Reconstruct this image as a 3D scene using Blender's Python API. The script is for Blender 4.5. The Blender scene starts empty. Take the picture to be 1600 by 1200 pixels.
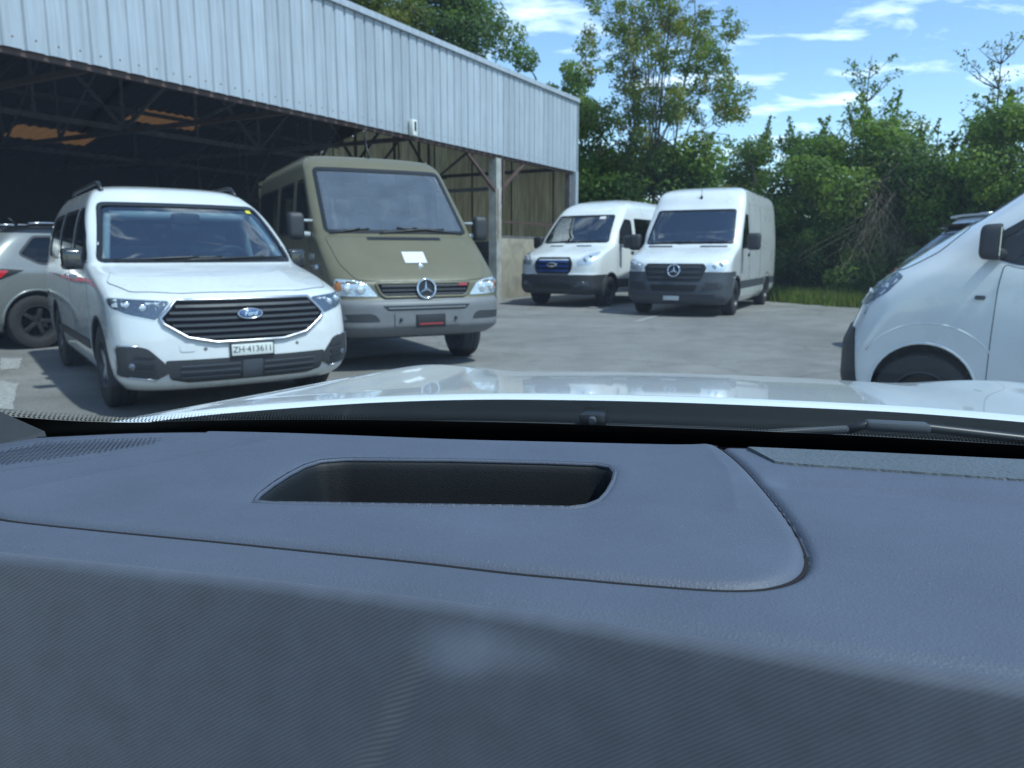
import bpy, bmesh, math, random
import numpy as np
from mathutils import Vector, Matrix, noise
from mathutils.bvhtree import BVHTree
from mathutils.geometry import delaunay_2d_cdt

R = math.radians
random.seed(7); rng = np.random.default_rng(7)
scene = bpy.context.scene
COL = scene.collection

# ------------------------------------------------------------------ camera
CAM_H = 1.2; PITCH = R(9.6); FPX = 1200.0
cam = bpy.data.cameras.new('camera'); camo = bpy.data.objects.new('camera', cam)
COL.objects.link(camo); scene.camera = camo
camo.location = (0, 0, CAM_H); camo.rotation_euler = (math.pi/2 - PITCH, 0, 0)
cam.sensor_width = 36; cam.lens = 27.0; cam.clip_start = 0.02; cam.clip_end = 3000
cam.dof.use_dof = True; cam.dof.focus_distance = 0.72; cam.dof.aperture_fstop = 13.0

# ------------------------------------------------------------------ sky, sun, exposure
SUN_EL = R(56); SUN_AZ = math.atan2(0.80, -0.60)        # azimuth measured from +Y towards +X
world = bpy.data.worlds.new('World'); scene.world = world; world.use_nodes = True
def build_world():
    nt = world.node_tree; nt.nodes.clear(); N = nt.nodes.new; L = nt.links.new
    out = N('ShaderNodeOutputWorld'); bg = N('ShaderNodeBackground'); bg.inputs['Strength'].default_value = 0.125
    sky = N('ShaderNodeTexSky'); sky.sky_type = 'NISHITA'; sky.sun_disc = False
    sky.sun_elevation = SUN_EL; sky.sun_rotation = SUN_AZ; sky.altitude = 400
    sky.air_density = 1.1; sky.dust_density = 0.12; sky.ozone_density = 2.2
    tc = N('ShaderNodeTexCoord'); sep = N('ShaderNodeSeparateXYZ'); L(tc.outputs['Generated'], sep.inputs[0])
    # cloud layer: project the view direction on a plane overhead
    mx = N('ShaderNodeMath'); mx.operation = 'MAXIMUM'; L(sep.outputs['Z'], mx.inputs[0]); mx.inputs[1].default_value = 0.0
    ad = N('ShaderNodeMath'); ad.operation = 'ADD'; L(mx.outputs[0], ad.inputs[0]); ad.inputs[1].default_value = 0.16
    dv = N('ShaderNodeVectorMath'); dv.operation = 'DIVIDE'; L(tc.outputs['Generated'], dv.inputs[0])
    cb = N('ShaderNodeCombineXYZ')
    for i in range(3): L(ad.outputs[0], cb.inputs[i])
    L(cb.outputs[0], dv.inputs[1])
    mp = N('ShaderNodeMapping'); mp.inputs['Scale'].default_value = (1.0, 1.7, 0.0); mp.inputs['Location'].default_value = (3.3, 2.1, 0)
    mp.inputs['Rotation'].default_value = (0, 0, R(-14)); L(dv.outputs[0], mp.inputs[0])
    n1 = N('ShaderNodeTexNoise'); n1.inputs['Scale'].default_value = 3.4; n1.inputs['Detail'].default_value = 9; n1.inputs['Roughness'].default_value = 0.56; n1.inputs['Distortion'].default_value = 0.35
    L(mp.outputs[0], n1.inputs['Vector'])
    r1 = N('ShaderNodeValToRGB'); r1.color_ramp.elements[0].position = 0.53; r1.color_ramp.elements[1].position = 0.72
    L(n1.outputs['Fac'], r1.inputs[0])
    mul = N('ShaderNodeMath'); mul.operation = 'MULTIPLY'; L(r1.outputs[0], mul.inputs[0]); mul.inputs[1].default_value = 0.85
    mix = N('ShaderNodeMixRGB'); L(mul.outputs[0], mix.inputs[0]); L(sky.outputs[0], mix.inputs[1])
    mix.inputs[2].default_value = (8.2, 8.6, 9.2, 1)
    L(mix.outputs[0], bg.inputs[0]); L(bg.outputs[0], out.inputs[0])
build_world()
sun = bpy.data.lights.new('sun', 'SUN'); sun.energy = 2.9; sun.angle = R(1.6); sun.color = (1.0, 0.955, 0.88)
suno = bpy.data.objects.new('sun', sun); COL.objects.link(suno)
sdir = Vector((math.sin(SUN_AZ)*math.cos(SUN_EL), math.cos(SUN_AZ)*math.cos(SUN_EL), math.sin(SUN_EL)))
suno.rotation_euler = sdir.to_track_quat('Z', 'Y').to_euler(); suno.location = (10, -10, 30)
vs = scene.view_settings; vs.view_transform = 'Standard'; vs.look = 'None'; vs.exposure = 0.78; vs.gamma = 1.0
scene.cycles.use_denoising = True
scene.cycles.max_bounces = 8; scene.cycles.transparent_max_bounces = 24
scene.cycles.caustics_reflective = False; scene.cycles.caustics_refractive = False
scene.cycles.sample_clamp_indirect = 6.0

# ------------------------------------------------------------------ materials
M = {}
def mat(name, col=(0.5,0.5,0.5), rough=0.5, metal=0.0, coat=0.0, spec=0.5, var=0.0, vscale=4.0, bump=0.0, bscale=80.0, emit=None, sheen=0.0):
    m = bpy.data.materials.new(name); m.use_nodes = True; nt = m.node_tree; b = nt.nodes['Principled BSDF']
    b.inputs['Base Color'].default_value = (*col, 1); b.inputs['Roughness'].default_value = rough
    b.inputs['Metallic'].default_value = metal; b.inputs['Coat Weight'].default_value = coat
    b.inputs['Coat Roughness'].default_value = 0.04; b.inputs['Specular IOR Level'].default_value = spec
    if sheen: b.inputs['Sheen Weight'].default_value = sheen
    N = nt.nodes.new; L = nt.links.new
    if var or bump:
        tc = N('ShaderNodeTexCoord')
    if var:
        n = N('ShaderNodeTexNoise'); n.inputs['Scale'].default_value = vscale; n.inputs['Detail'].default_value = 6; n.inputs['Roughness'].default_value = 0.6
        L(tc.outputs['Object'], n.inputs['Vector'])
        mr = N('ShaderNodeMapRange'); mr.inputs[1].default_value = 0.3; mr.inputs[2].default_value = 0.7
        mr.inputs[3].default_value = 1-var; mr.inputs[4].default_value = 1+var*0.6
        L(n.outputs['Fac'], mr.inputs[0])
        mu = N('ShaderNodeMixRGB'); mu.blend_type = 'MULTIPLY'; mu.inputs[0].default_value = 1; mu.inputs[1].default_value = (*col, 1)
        L(mr.outputs[0], mu.inputs[2]); L(mu.outputs[0], b.inputs['Base Color'])
        mr2 = N('ShaderNodeMapRange'); mr2.inputs[3].default_value = max(0.02, rough-var*0.4); mr2.inputs[4].default_value = min(1, rough+var*0.4)
        L(n.outputs['Fac'], mr2.inputs[0]); L(mr2.outputs[0], b.inputs['Roughness'])
    if bump:
        n = N('ShaderNodeTexNoise'); n.inputs['Scale'].default_value = bscale; n.inputs['Detail'].default_value = 4
        L(tc.outputs['Object'], n.inputs['Vector'])
        bp = N('ShaderNodeBump'); bp.inputs['Strength'].default_value = bump; bp.inputs['Distance'].default_value = 0.01
        L(n.outputs['Fac'], bp.inputs['Height']); L(bp.outputs[0], b.inputs['Normal'])
    M[name] = m; return m

def glass(name, tint, f0=0.05, rough=0.01, gain=1.0, dust_or_sheen=0.0, veil=0.0):
    m = bpy.data.materials.new(name); m.use_nodes = True; nt = m.node_tree; nt.nodes.clear(); N = nt.nodes.new; L = nt.links.new
    out = N('ShaderNodeOutputMaterial'); mx = N('ShaderNodeMixShader'); tr = N('ShaderNodeBsdfTransparent'); gl = N('ShaderNodeBsdfGlossy')
    tr.inputs[0].default_value = (*tint, 1); gl.inputs['Roughness'].default_value = rough
    lw = N('ShaderNodeLayerWeight'); lw.inputs[0].default_value = 0.5
    pw = N('ShaderNodeMath'); pw.operation = 'POWER'; L(lw.outputs['Facing'], pw.inputs[0]); pw.inputs[1].default_value = 5
    ma = N('ShaderNodeMath'); ma.operation = 'MULTIPLY_ADD'; L(pw.outputs[0], ma.inputs[0]); ma.inputs[1].default_value = (1-f0)*gain; ma.inputs[2].default_value = f0
    ma.use_clamp = True
    L(ma.outputs[0], mx.inputs[0]); L(tr.outputs[0], mx.inputs[1]); L(gl.outputs[0], mx.inputs[2])
    if dust_or_sheen:  # flat pale film imitating sky sheen on the glass
        df = N('ShaderNodeBsdfDiffuse'); df.inputs[0].default_value = (.45,.50,.55,1); m2 = N('ShaderNodeMixShader'); tc = N('ShaderNodeTexCoord'); n = N('ShaderNodeTexNoise'); n.inputs['Scale'].default_value = 5; n.inputs['Detail'].default_value = 6
        L(tc.outputs['Object'], n.inputs['Vector']); mr = N('ShaderNodeMapRange'); mr.inputs[1].default_value = .3; mr.inputs[2].default_value = .7; mr.inputs[3].default_value = dust_or_sheen*.8; mr.inputs[4].default_value = dust_or_sheen*1.2
        L(n.outputs['Fac'], mr.inputs[0]); L(mr.outputs[0], m2.inputs[0]); L(mx.outputs[0], m2.inputs[1]); L(df.outputs[0], m2.inputs[2]); L(m2.outputs[0], out.inputs[0])
    elif veil:
        tl = N('ShaderNodeBsdfTranslucent'); tl.inputs[0].default_value = (.6,.8,1,1); m2 = N('ShaderNodeMixShader'); m2.inputs[0].default_value = veil
        L(mx.outputs[0], m2.inputs[1]); L(tl.outputs[0], m2.inputs[2]); L(m2.outputs[0], out.inputs[0])
    else: L(mx.outputs[0], out.inputs[0])
    M[name] = m; return m

mat('white_paint', (0.68,0.70,0.70), 0.28, coat=1.0, var=0.08, vscale=2.2)
mat('olive_paint', (0.128,0.116,0.068), 0.42, coat=0.15, var=0.10, vscale=2.5)
mat('grey_paint', (0.19,0.20,0.195), 0.28, metal=0.25, coat=0.9, var=0.04)
mat('black_paint', (0.012,0.013,0.016), 0.2, coat=0.9)
mat('dark_plastic', (0.028,0.030,0.033), 0.55, var=0.12, vscale=9, bump=0.05, bscale=300)
mat('grey_plastic', (0.055,0.062,0.072), 0.5, var=0.12, vscale=6, bump=0.05, bscale=300)
mat('bumper_grey', (0.15,0.155,0.16), 0.5, var=0.12, vscale=6, bump=0.03, bscale=200)
mat('black_trim', (0.008,0.009,0.010), 0.4)
mat('grille_void', (0.003,0.003,0.004), 0.9, spec=0.1)
mat('grille_grey', (0.036,0.039,0.044), 0.5)
mat('chrome', (0.75,0.76,0.78), 0.12, metal=1.0)
mat('satin_metal', (0.50,0.50,0.53), 0.28, metal=1.0)
mat('reflector', (0.80,0.82,0.82), 0.30, metal=0.6, bump=0.8, bscale=38)
mat('dark_reflector', (0.20,0.22,0.25), 0.25, metal=0.8, bump=0.7, bscale=45)
mat('lamp_white', (0.70,0.73,0.76), 0.2, metal=0.6)
mat('amber', (0.75,0.22,0.04), 0.2, coat=0.8)
mat('red_lens', (0.42,0.012,0.014), 0.15, coat=1.0)
mat('red_badge', (0.30,0.03,0.035), 0.4)
mat('rubber', (0.018,0.018,0.019), 0.75, var=0.2, vscale=14, bump=0.25, bscale=90)
mat('rim_dark', (0.03,0.03,0.033), 0.4, metal=0.3)
mat('rim_silver', (0.5,0.5,0.52), 0.35, metal=0.8)
mat('interior', (0.018,0.020,0.024), 0.8)
mat('interior_pale', (0.36,0.40,0.42), 0.8)
mat('seat_dark', (0.045,0.05,0.058), 0.9)
mat('seat_olive', (0.17,0.17,0.13), 0.9)
mat('plate_white', (0.62,0.64,0.60), 0.45)
mat('plate_black', (0.015,0.015,0.017), 0.5)
mat('letter_black', (0.015,0.015,0.015), 0.5)
mat('letter_white', (0.75,0.75,0.75), 0.5)
mat('blue_oval', (0.05,0.10,0.22), 0.2, coat=1.0)
mat('blue_slat', (0.012,0.045,0.17), 0.3, coat=0.5)
mat('paper', (0.6,0.6,0.6), 0.7)
mat('yellow_sticker', (0.55,0.50,0.04), 0.6)
glass('windscreen_glass', (0.62,0.74,0.78), 0.26, gain=1.6)
glass('sky_sheen_glass', (0.66,0.74,0.78), 0.22, gain=1.6, dust_or_sheen=.13)  # diffuse film lightens the olive van's windscreen like reflected sky
glass('privacy_glass', (0.06,0.07,0.08), 0.06, gain=1.2)
glass('side_glass', (0.50,0.60,0.62), 0.07, gain=1.2)
glass('lens_glass', (0.90,0.93,0.95), 0.06)
glass('cabin_glass', (0.77,0.93,1.0), 0.035, rough=0.0, gain=0.9, veil=.009)

# ------------------------------------------------------------------ object helpers
def link(name, me, parent=None, m=None):
    o = bpy.data.objects.new(name, me); COL.objects.link(o)
    if m is not None: me.materials.append(M[m] if isinstance(m, str) else m)
    if parent is not None: o.parent = parent
    return o
def tag(o, label=None, cat=None, group=None, kind=None):
    if label: o['label'] = label
    if cat: o['category'] = cat
    if group: o['group'] = group
    if kind: o['kind'] = kind
    return o
def empty(name, loc=(0,0,0), rz=0.0, parent=None):
    o = bpy.data.objects.new(name, None); COL.objects.link(o); o.location = loc; o.rotation_euler = (0,0,rz)
    o.empty_display_size = 0.2
    if parent is not None: o.parent = parent
    return o
def mesh(name, verts, faces, parent=None, m=None, smooth=False):
    me = bpy.data.meshes.new(name); me.from_pydata([tuple(v) for v in verts], [], [tuple(f) for f in faces]); me.update()
    if smooth: me.polygons.foreach_set('use_smooth', [True]*len(me.polygons))
    return link(name, me, parent, m)
def from_bm(name, bm, parent=None, m=None, smooth=False, angle=None):
    me = bpy.data.meshes.new(name); bmesh.ops.recalc_face_normals(bm, faces=bm.faces); bm.to_mesh(me); bm.free()
    if smooth or angle:
        me.polygons.foreach_set('use_smooth', [True]*len(me.polygons))
        if angle: me.set_sharp_from_angle(angle=R(angle))
    return link(name, me, parent, m)
def np_mesh(name, V, Q, parent=None, m=None, smooth=True, uv=None):
    """quads/tris from numpy arrays"""
    me = bpy.data.meshes.new(name); k = Q.shape[1]
    me.vertices.add(len(V)); me.vertices.foreach_set('co', np.ascontiguousarray(V, dtype=np.float32).ravel())
    me.loops.add(Q.size); me.loops.foreach_set('vertex_index', np.ascontiguousarray(Q, dtype=np.int32).ravel())
    me.polygons.add(len(Q)); me.polygons.foreach_set('loop_start', np.arange(0, Q.size, k, dtype=np.int32))
    me.polygons.foreach_set('use_smooth', np.full(len(Q), smooth))
    me.update(calc_edges=True)
    if uv is not None:
        l = me.uv_layers.new(name='UVMap'); l.data.foreach_set('uv', np.ascontiguousarray(uv[Q.ravel()], dtype=np.float32).ravel())
    return link(name, me, parent, m)
def grid_quads(nu, nv):
    i = np.arange((nu-1)*(nv-1)); a = (i//(nv-1))*nv + i % (nv-1)
    return np.stack([a, a+nv, a+nv+1, a+1], 1)
def bm_box(bm, c, s, rot=None, bev=0.0, seg=2):
    r = bmesh.ops.create_cube(bm, size=1.0); vs_ = r['verts']
    bmesh.ops.scale(bm, vec=s, verts=vs_)
    if bev:
        es = list({e for v in vs_ for e in v.link_edges})
        rr = bmesh.ops.bevel(bm, geom=es, offset=bev, segments=seg, profile=0.5, affect='EDGES')
        vs_ = list({v for f in rr['faces'] for v in f.verts} | {v for v in vs_ if v.is_valid})
    if rot is not None: bmesh.ops.rotate(bm, cent=(0,0,0), matrix=rot, verts=vs_)
    bmesh.ops.translate(bm, vec=c, verts=vs_)
    return vs_
def box(name, c, s, parent=None, m=None, rot=None, bev=0.0, smooth=False):
    bm = bmesh.new(); bm_box(bm, c, s, rot, bev); return from_bm(name, bm, parent, m, smooth=smooth, angle=40 if bev else None)
def tube_data(path, r, n=8, closed=False):
    P = [Vector(p) for p in path]; V = []; F = []; N_ = len(P); up = None
    for i, p in enumerate(P):
        a = P[i-1] if (i > 0 or closed) else p; b = P[(i+1) % N_] if (i < N_-1 or closed) else p
        t = (b-a).normalized() if (b-a).length > 1e-9 else Vector((0,0,1))
        if up is None: up = Vector((0,0,1)) if abs(t.z) < 0.9 else Vector((1,0,0))
        s = t.cross(up); s = s.normalized() if s.length > 1e-6 else Vector((1,0,0)); u = s.cross(t).normalized(); up = u
        rr = r[i] if isinstance(r, (list, tuple)) else r
        for k in range(n):
            an = 2*math.pi*k/n; V.append(p + s*math.cos(an)*rr + u*math.sin(an)*rr)
    for i in range(N_ if closed else N_-1):
        for k in range(n):
            a = i*n+k; b = i*n+(k+1) % n; c = ((i+1) % N_)*n+(k+1) % n; d = ((i+1) % N_)*n+k
            F.append((a, b, c, d))
    if not closed: F.append(tuple(range(n-1, -1, -1))); F.append(tuple((N_-1)*n+k for k in range(n)))
    return V, F
def tube(name, path, r, parent=None, m=None, n=8, closed=False):
    V, F = tube_data(path, r, n, closed); return mesh(name, V, F, parent, m, smooth=True)
def lathe(name, prof, parent=None, m=None, n=36, axis='x', smooth=True):
    """prof: (radius, axial) pairs, revolved round the axis"""
    V = []; F = []; k = len(prof)
    for i in range(n):
        a = 2*math.pi*i/n
        for (r, h) in prof:
            if axis == 'x': V.append((h, r*math.cos(a), r*math.sin(a)))
            elif axis == 'y': V.append((r*math.cos(a), h, r*math.sin(a)))
            else: V.append((r*math.cos(a), r*math.sin(a), h))
    for i in range(n):
        for j in range(k-1):
            a = i*k+j; b = ((i+1) % n)*k+j; F.append((a, b, b+1, a+1))
    bm = bmesh.new(); vs_ = [bm.verts.new(v) for v in V]
    for f in F:
        try: bm.faces.new([vs_[q] for q in f])
        except ValueError: pass
    bmesh.ops.remove_doubles(bm, verts=bm.verts, dist=1e-5)
    return from_bm(name, bm, parent, m, angle=35)
def text_mesh(name, s, size, parent, m, M4, shear=0.0, extrude=0.001):
    cu = bpy.data.curves.new(name, 'FONT'); cu.body = s; cu.size = size; cu.align_x = 'CENTER'; cu.align_y = 'CENTER'; cu.extrude = extrude; cu.shear = shear
    cu.resolution_u = 3
    o = bpy.data.objects.new('tmp', cu); COL.objects.link(o); bpy.context.view_layer.update()
    dg = bpy.context.evaluated_depsgraph_get(); me = bpy.data.meshes.new_from_object(o.evaluated_get(dg)); me.name = name
    bpy.data.objects.remove(o); bpy.data.curves.remove(cu); me.materials.clear()
    t = link(name, me, parent, m); t.matrix_local = M4; return t
def copy_tree(o, parent=None):
    c = o.copy(); COL.objects.link(c); c.parent = parent
    for ch in list(o.children): copy_tree(ch, c)
    return c
# image ray -> real point at a chosen height (used once to survey where things stand)
def U(px, py, z):
    a = (px-800)/FPX; b = (600-py)/FPX
    d = (a, math.cos(PITCH)+b*math.sin(PITCH), -math.sin(PITCH)+b*math.cos(PITCH)); t = (z-CAM_H)/d[2]
    return Vector((d[0]*t, d[1]*t, z))
def pchip(pts):
    x = np.array([p[0] for p in pts], float); y = np.array([p[1] for p in pts], float); h = np.diff(x); d = np.diff(y)/h
    m = np.zeros_like(x); m[0] = d[0]; m[-1] = d[-1]
    for i in range(1, len(x)-1):
        if d[i-1]*d[i] > 0:
            w1 = 2*h[i]+h[i-1]; w2 = h[i]+2*h[i-1]; m[i] = (w1+w2)/(w1/d[i-1]+w2/d[i])
    def f(q):
        q = np.clip(np.asarray(q, float), x[0], x[-1]); i = np.clip(np.searchsorted(x, q)-1, 0, len(x)-2)
        t = (q-x[i])/h[i]; t2 = t*t; t3 = t2*t
        return (2*t3-3*t2+1)*y[i]+(t3-2*t2+t)*h[i]*m[i]+(-2*t3+3*t2)*y[i+1]+(t3-t2)*h[i]*m[i+1]
    return f
def rnd(poly, r, seg=4):
    """round the corners of a 2-D polygon"""
    out = []; n = len(poly)
    for i in range(n):
        p = Vector(poly[i]); a = Vector(poly[i-1]); b = Vector(poly[(i+1) % n])
        u = a-p; v = b-p; q = min(r, u.length*0.45, v.length*0.45)
        s = p+u.normalized()*q; e = p+v.normalized()*q
        for k in range(seg+1):
            t = k/seg; out.append(tuple((1-t)**2*s + 2*t*(1-t)*p + t*t*e))
    return out
def dens(poly, step, closed=True):
    out = []; n = len(poly)
    for i in range(n if closed else n-1):
        a = Vector(poly[i]); b = Vector(poly[(i+1) % n]); k = max(1, int((b-a).length/step))
        for j in range(k): out.append(tuple(a.lerp(b, j/k)))
    if not closed: out.append(tuple(poly[-1]))
    return out
def inside(poly, X, Y):
    P = np.array(poly); c = np.zeros(np.shape(X), bool); j = len(P)-1
    for i in range(len(P)):
        xi, yi = P[i]; xj, yj = P[j]
        if yi != yj:
            c ^= ((yi > Y) != (yj > Y)) & (X < (xj-xi)*(Y-yi)/(yj-yi)+xi)
        j = i
    return c
def polydist(poly, X, Y, closed=True):
    P = np.array(poly); D = np.full(np.shape(X), 1e9); n = len(P)
    for i in range(n if closed else n-1):
        a = P[i]; b = P[(i+1) % n]; ab = b-a; l = max(ab@ab, 1e-12)
        t = np.clip(((X-a[0])*ab[0]+(Y-a[1])*ab[1])/l, 0, 1)
        D = np.minimum(D, np.hypot(X-a[0]-t*ab[0], Y-a[1]-t*ab[1]))
    return D

# ------------------------------------------------------------------ vehicle builder
class Vehicle:
    """Body lofted from horizontal contours. Local frame: nose at y=0, rear at +y, +x to the viewer's right when the nose faces the viewer."""
    def __init__(s, name, label, cat, group, loc, rz, F, Rr, W, C, nf=2.8, cr=0.18, nr=3.5, crown=0.035, paint='white_paint', crown_f=0.0):
        s.root = empty(name, (loc[0], loc[1], 0), rz); tag(s.root, label, cat, group)
        s.paint = paint; s.F, s.Rr, s.W, s.C = pchip(F), pchip(Rr), pchip(W), pchip(C)
        s.nf, s.cr, s.nr, s.crown = nf, cr, nr, crown
        s.z0, s.z1 = F[0][0], F[-1][0]
        V, Fa = s.loft(); s.Vn = V; s.Fa = Fa
        s.bm = bmesh.new(); vs_ = [s.bm.verts.new(v) for v in V]
        for f in Fa: s.bm.faces.new([vs_[i] for i in f])
        bmesh.ops.recalc_face_normals(s.bm, faces=s.bm.faces); s.bm.normal_update(); s.bm.verts.ensure_lookup_table(); s.bm.faces.ensure_lookup_table()
        s.bvh = BVHTree.FromBMesh(s.bm)
        s.cutters = []
    def ring(s, z, dw=0.0, df=0.0, dr=0.0, fmin=None):
        yf = float(s.F(z))+df
        if fmin is not None: yf = max(yf, fmin)
        yr = float(s.Rr(z))-dr; w = float(s.W(z))-dw; c = float(s.C(z)); cr = s.cr
        c = min(c, (yr-yf)*0.45); cr = min(cr, (yr-yf)*0.3)
        pts = []
        nF, nS, nR = 16, 14, 7
        for i in range(nF):
            t = (math.pi/2)*(i/nF); e = 2/s.nf
            pts.append((w*math.sin(t)**e if t > 0 else 0.0, yf+c*(1-math.cos(t)**e)))
        for i in range(nS+1):
            q = i/nS; pts.append((w, (yf+c)*(1-q)+(yr-cr)*q))
        for i in range(1, nR+1):
            t = (math.pi/2)*(1-i/nR); e = 2/s.nr
            pts.append((w*(math.sin(t)**e if t > 1e-6 else 0.0), yr-cr*(1-(math.cos(t)**e if t < math.pi/2-1e-6 else 0.0))))
        full = pts + [(-x, y) for (x, y) in reversed(pts[1:-1])]
        return full
    def loft(s, dw=0, df=0, dr=0, z0=None, z1=None, fmin=None, dz=0.02):
        z0 = s.z0 if z0 is None else z0; z1 = s.z1 if z1 is None else z1
        zs = list(np.linspace(z0, z1, max(8, int((z1-z0)/dz))))
        V = []; n = None
        for z in zs:
            r = s.ring(z, dw, df, dr, fmin); n = len(r); V += [(x, y, z) for x, y in r]
        F = []
        for i in range(len(zs)-1):
            for k in range(n):
                F.append((i*n+k, i*n+(k+1) % n, (i+1)*n+(k+1) % n, (i+1)*n+k))
        F.append(tuple(range(n)))
        last = s.ring(zs[-1], dw, df, dr, fmin); yc = sum(p[1] for p in last)/n; base = (len(zs)-1)*n
        crown = s.crown if dw == 0 else 0.0
        qs = (0.9, 0.75, 0.55, 0.3) if crown else ()
        for q in qs:
            b2 = len(V)
            V += [(x*q, yc+(y-yc)*q, zs[-1]+crown*(1-q**2.2)) for x, y in last]
            for k in range(n): F.append((base+k, base+(k+1) % n, b2+(k+1) % n, b2+k))
            base = b2
        if crown:
            V.append((0, yc, zs[-1]+crown)); c = len(V)-1
            for k in range(n): F.append((base+k, base+(k+1) % n, c))
        else:
            F.append(tuple(base+k for k in reversed(range(n))))
        return V, F
    # ---- where a ray from the front / side / top meets the body
    def hit(s, axis, a, b, off=0.0):
        if axis == 'F': o, d = Vector((a, -3, b)), Vector((0,1,0))
        elif axis == 'R': o, d = Vector((a, 12, b)), Vector((0,-1,0))
        elif axis == 'P': o, d = Vector((3, a, b)), Vector((-1,0,0))
        elif axis == 'N': o, d = Vector((-3, a, b)), Vector((1,0,0))
        else: o, d = Vector((a, b, 5)), Vector((0,0,-1))
        loc, nrm, idx, dist = s.bvh.ray_cast(o, d)
        if loc is None:
            q = o+d*(3.9 if axis in 'PNF' else 4); loc, nrm, idx, dist = s.bvh.find_nearest(q)
        nn = s.smooth_normal(loc, idx)
        return loc+nn*off, nn
    def smooth_normal(s, loc, idx):
        f = s.bm.faces[idx]; ws = []; 
        for v in f.verts:
            ws.append((1/((v.co-loc).length_squared+1e-6), v.normal))
        n = sum((w*q for w, q in ws), Vector()); return n.normalized()
    def patch(s, name, poly, axis, m, off=0.004, thick=0.006, step=0.05, hole=None, parent=None, flat=False, mirror=False):
        poly = dens(poly, step); n = len(poly); xs = [p[0] for p in poly]; ys = [p[1] for p in poly]
        v2 = [Vector(p) for p in poly]; e2 = [(i, (i+1) % n) for i in range(n)]; f2 = [list(range(n))]
        hp = None
        if hole:
            hp = dens(hole, step); h0 = len(v2); v2 += [Vector(p) for p in hp]; e2 += [(h0+i, h0+(i+1) % len(hp)) for i in range(len(hp))]
        gx = np.arange(min(xs)+step*0.5, max(xs), step); gy = np.arange(min(ys)+step*0.5, max(ys), step)
        if len(gx) and len(gy):
            X, Y = np.meshgrid(gx, gy); X = X.ravel(); Y = Y.ravel()
            ok = inside(poly, X, Y) & (polydist(poly, X, Y) > step*0.35)
            if hp: ok &= ~inside(hp, X, Y) & (polydist(hp, X, Y) > step*0.35)
            v2 += [Vector((float(a), float(b))) for a, b in zip(X[ok], Y[ok])]
        r = delaunay_2d_cdt(v2, e2, f2, 1, 1e-6); pv, pf = r[0], r[2]
        if hp:
            pf = [f for f in pf if not inside(hp, np.array([sum(pv[i].x for i in f)/3]), np.array([sum(pv[i].y for i in f)/3]))[0]]
        V = []; NN = []
        if flat:
            c, nn = s.hit(axis, sum(xs)/n, sum(ys)/n, off)
        for p in pv:
            q, nq = s.hit(axis, p.x, p.y, off); V.append(q); NN.append(nq)
        bm = bmesh.new(); bv = [bm.verts.new(v) for v in V]
        for f in pf:
            try: bm.faces.new([bv[i] for i in f])
            except ValueError: pass
        bm.verts.index_update()
        want = {'F': Vector((0,-1,0)), 'R': Vector((0,1,0)), 'P': Vector((1,0,0)), 'N': Vector((-1,0,0)), 'T': Vector((0,0,1))}[axis]
        bm.normal_update()
        for f in bm.faces:
            if f.normal.dot(want) < 0: f.normal_flip()
        be = [e for e in bm.edges if len(e.link_faces) == 1]
        norm = {v.index: NN[v.index] for v in bm.verts}
        low = {}
        for e in be:
            for v in e.verts:
                if v not in low: low[v] = bm.verts.new(v.co-NN[v.index]*thick)
        for e in be:
            a, b = e.verts; lf = e.link_faces[0]
            bm.faces.new((a, b, low[b], low[a]))
        loose = [v for v in bm.verts if not v.link_faces]
        bmesh.ops.delete(bm, geom=loose, context='VERTS')
        bm.normal_update()
        me = bpy.data.meshes.new(name); bm.to_mesh(me); bm.free()
        me.polygons.foreach_set('use_smooth', [True]*len(me.polygons))
        nrm = []
        for v in me.vertices:
            l, nq, ix, d = s.bvh.find_nearest(v.co); nrm.append(s.smooth_normal(l, ix))
        me.normals_split_custom_set_from_vertices(nrm)
        return link(name, me, parent or s.root, m)
    def strip(s, name, path, axis, m, r=0.008, off=0.004, parent=None, closed=False, n=6, step=0.06):
        pts = [s.hit(axis, a, b, off)[0] for a, b in dens(path, step, closed)]
        return tube(name, pts, r, parent or s.root, m, n=n, closed=closed)
    def prism(s, poly, axis, lo, hi):
        """closed cutter between lo and hi along the axis"""
        n = len(poly); V = []
        for q in (lo, hi):
            for a, b in poly:
                V.append({'F': (a, q, b), 'R': (a, q, b), 'P': (q, a, b), 'N': (q, a, b), 'T': (a, b, q)}[axis])
        F = [tuple(range(n)), tuple(range(2*n-1, n-1, -1))] + [(i, (i+1) % n, n+(i+1) % n, n+i) for i in range(n)]
        return V, F
    def cyl(s, y, z, r, x0, x1, n=40):
        poly = [(y+r*math.cos(2*math.pi*i/n), z+r*math.sin(2*math.pi*i/n)) for i in range(n)]
        return s.prism(poly, 'P', x0, x1)
    def finish(s, groups, interior='interior', split=()):
        """cut the groups of closed cutters out of the body and restore its smooth shading"""
        me = bpy.data.meshes.new('body'); s.bm.to_mesh(me); body = link('body', me, s.root)
        tmp = []
        for g in groups:
            bm = bmesh.new()
            for V, F in g:
                vs_ = [bm.verts.new(v) for v in V]
                for f in F: bm.faces.new([vs_[i] for i in f])
            bmesh.ops.recalc_face_normals(bm, faces=bm.faces)
            cm = bpy.data.meshes.new('cut'); bm.to_mesh(cm); bm.free(); co = bpy.data.objects.new('cut', cm); COL.objects.link(co); co.parent = s.root
            md = body.modifiers.new('b', 'BOOLEAN'); md.operation = 'DIFFERENCE'; md.object = co; md.solver = 'EXACT'; tmp.append((co, cm))
        bpy.context.view_layer.update(); dg = bpy.context.evaluated_depsgraph_get()
        nm = bpy.data.meshes.new_from_object(body.evaluated_get(dg)); nm.name = 'body'
        body.modifiers.clear(); old = body.data; body.data = nm; bpy.data.meshes.remove(old)
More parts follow.
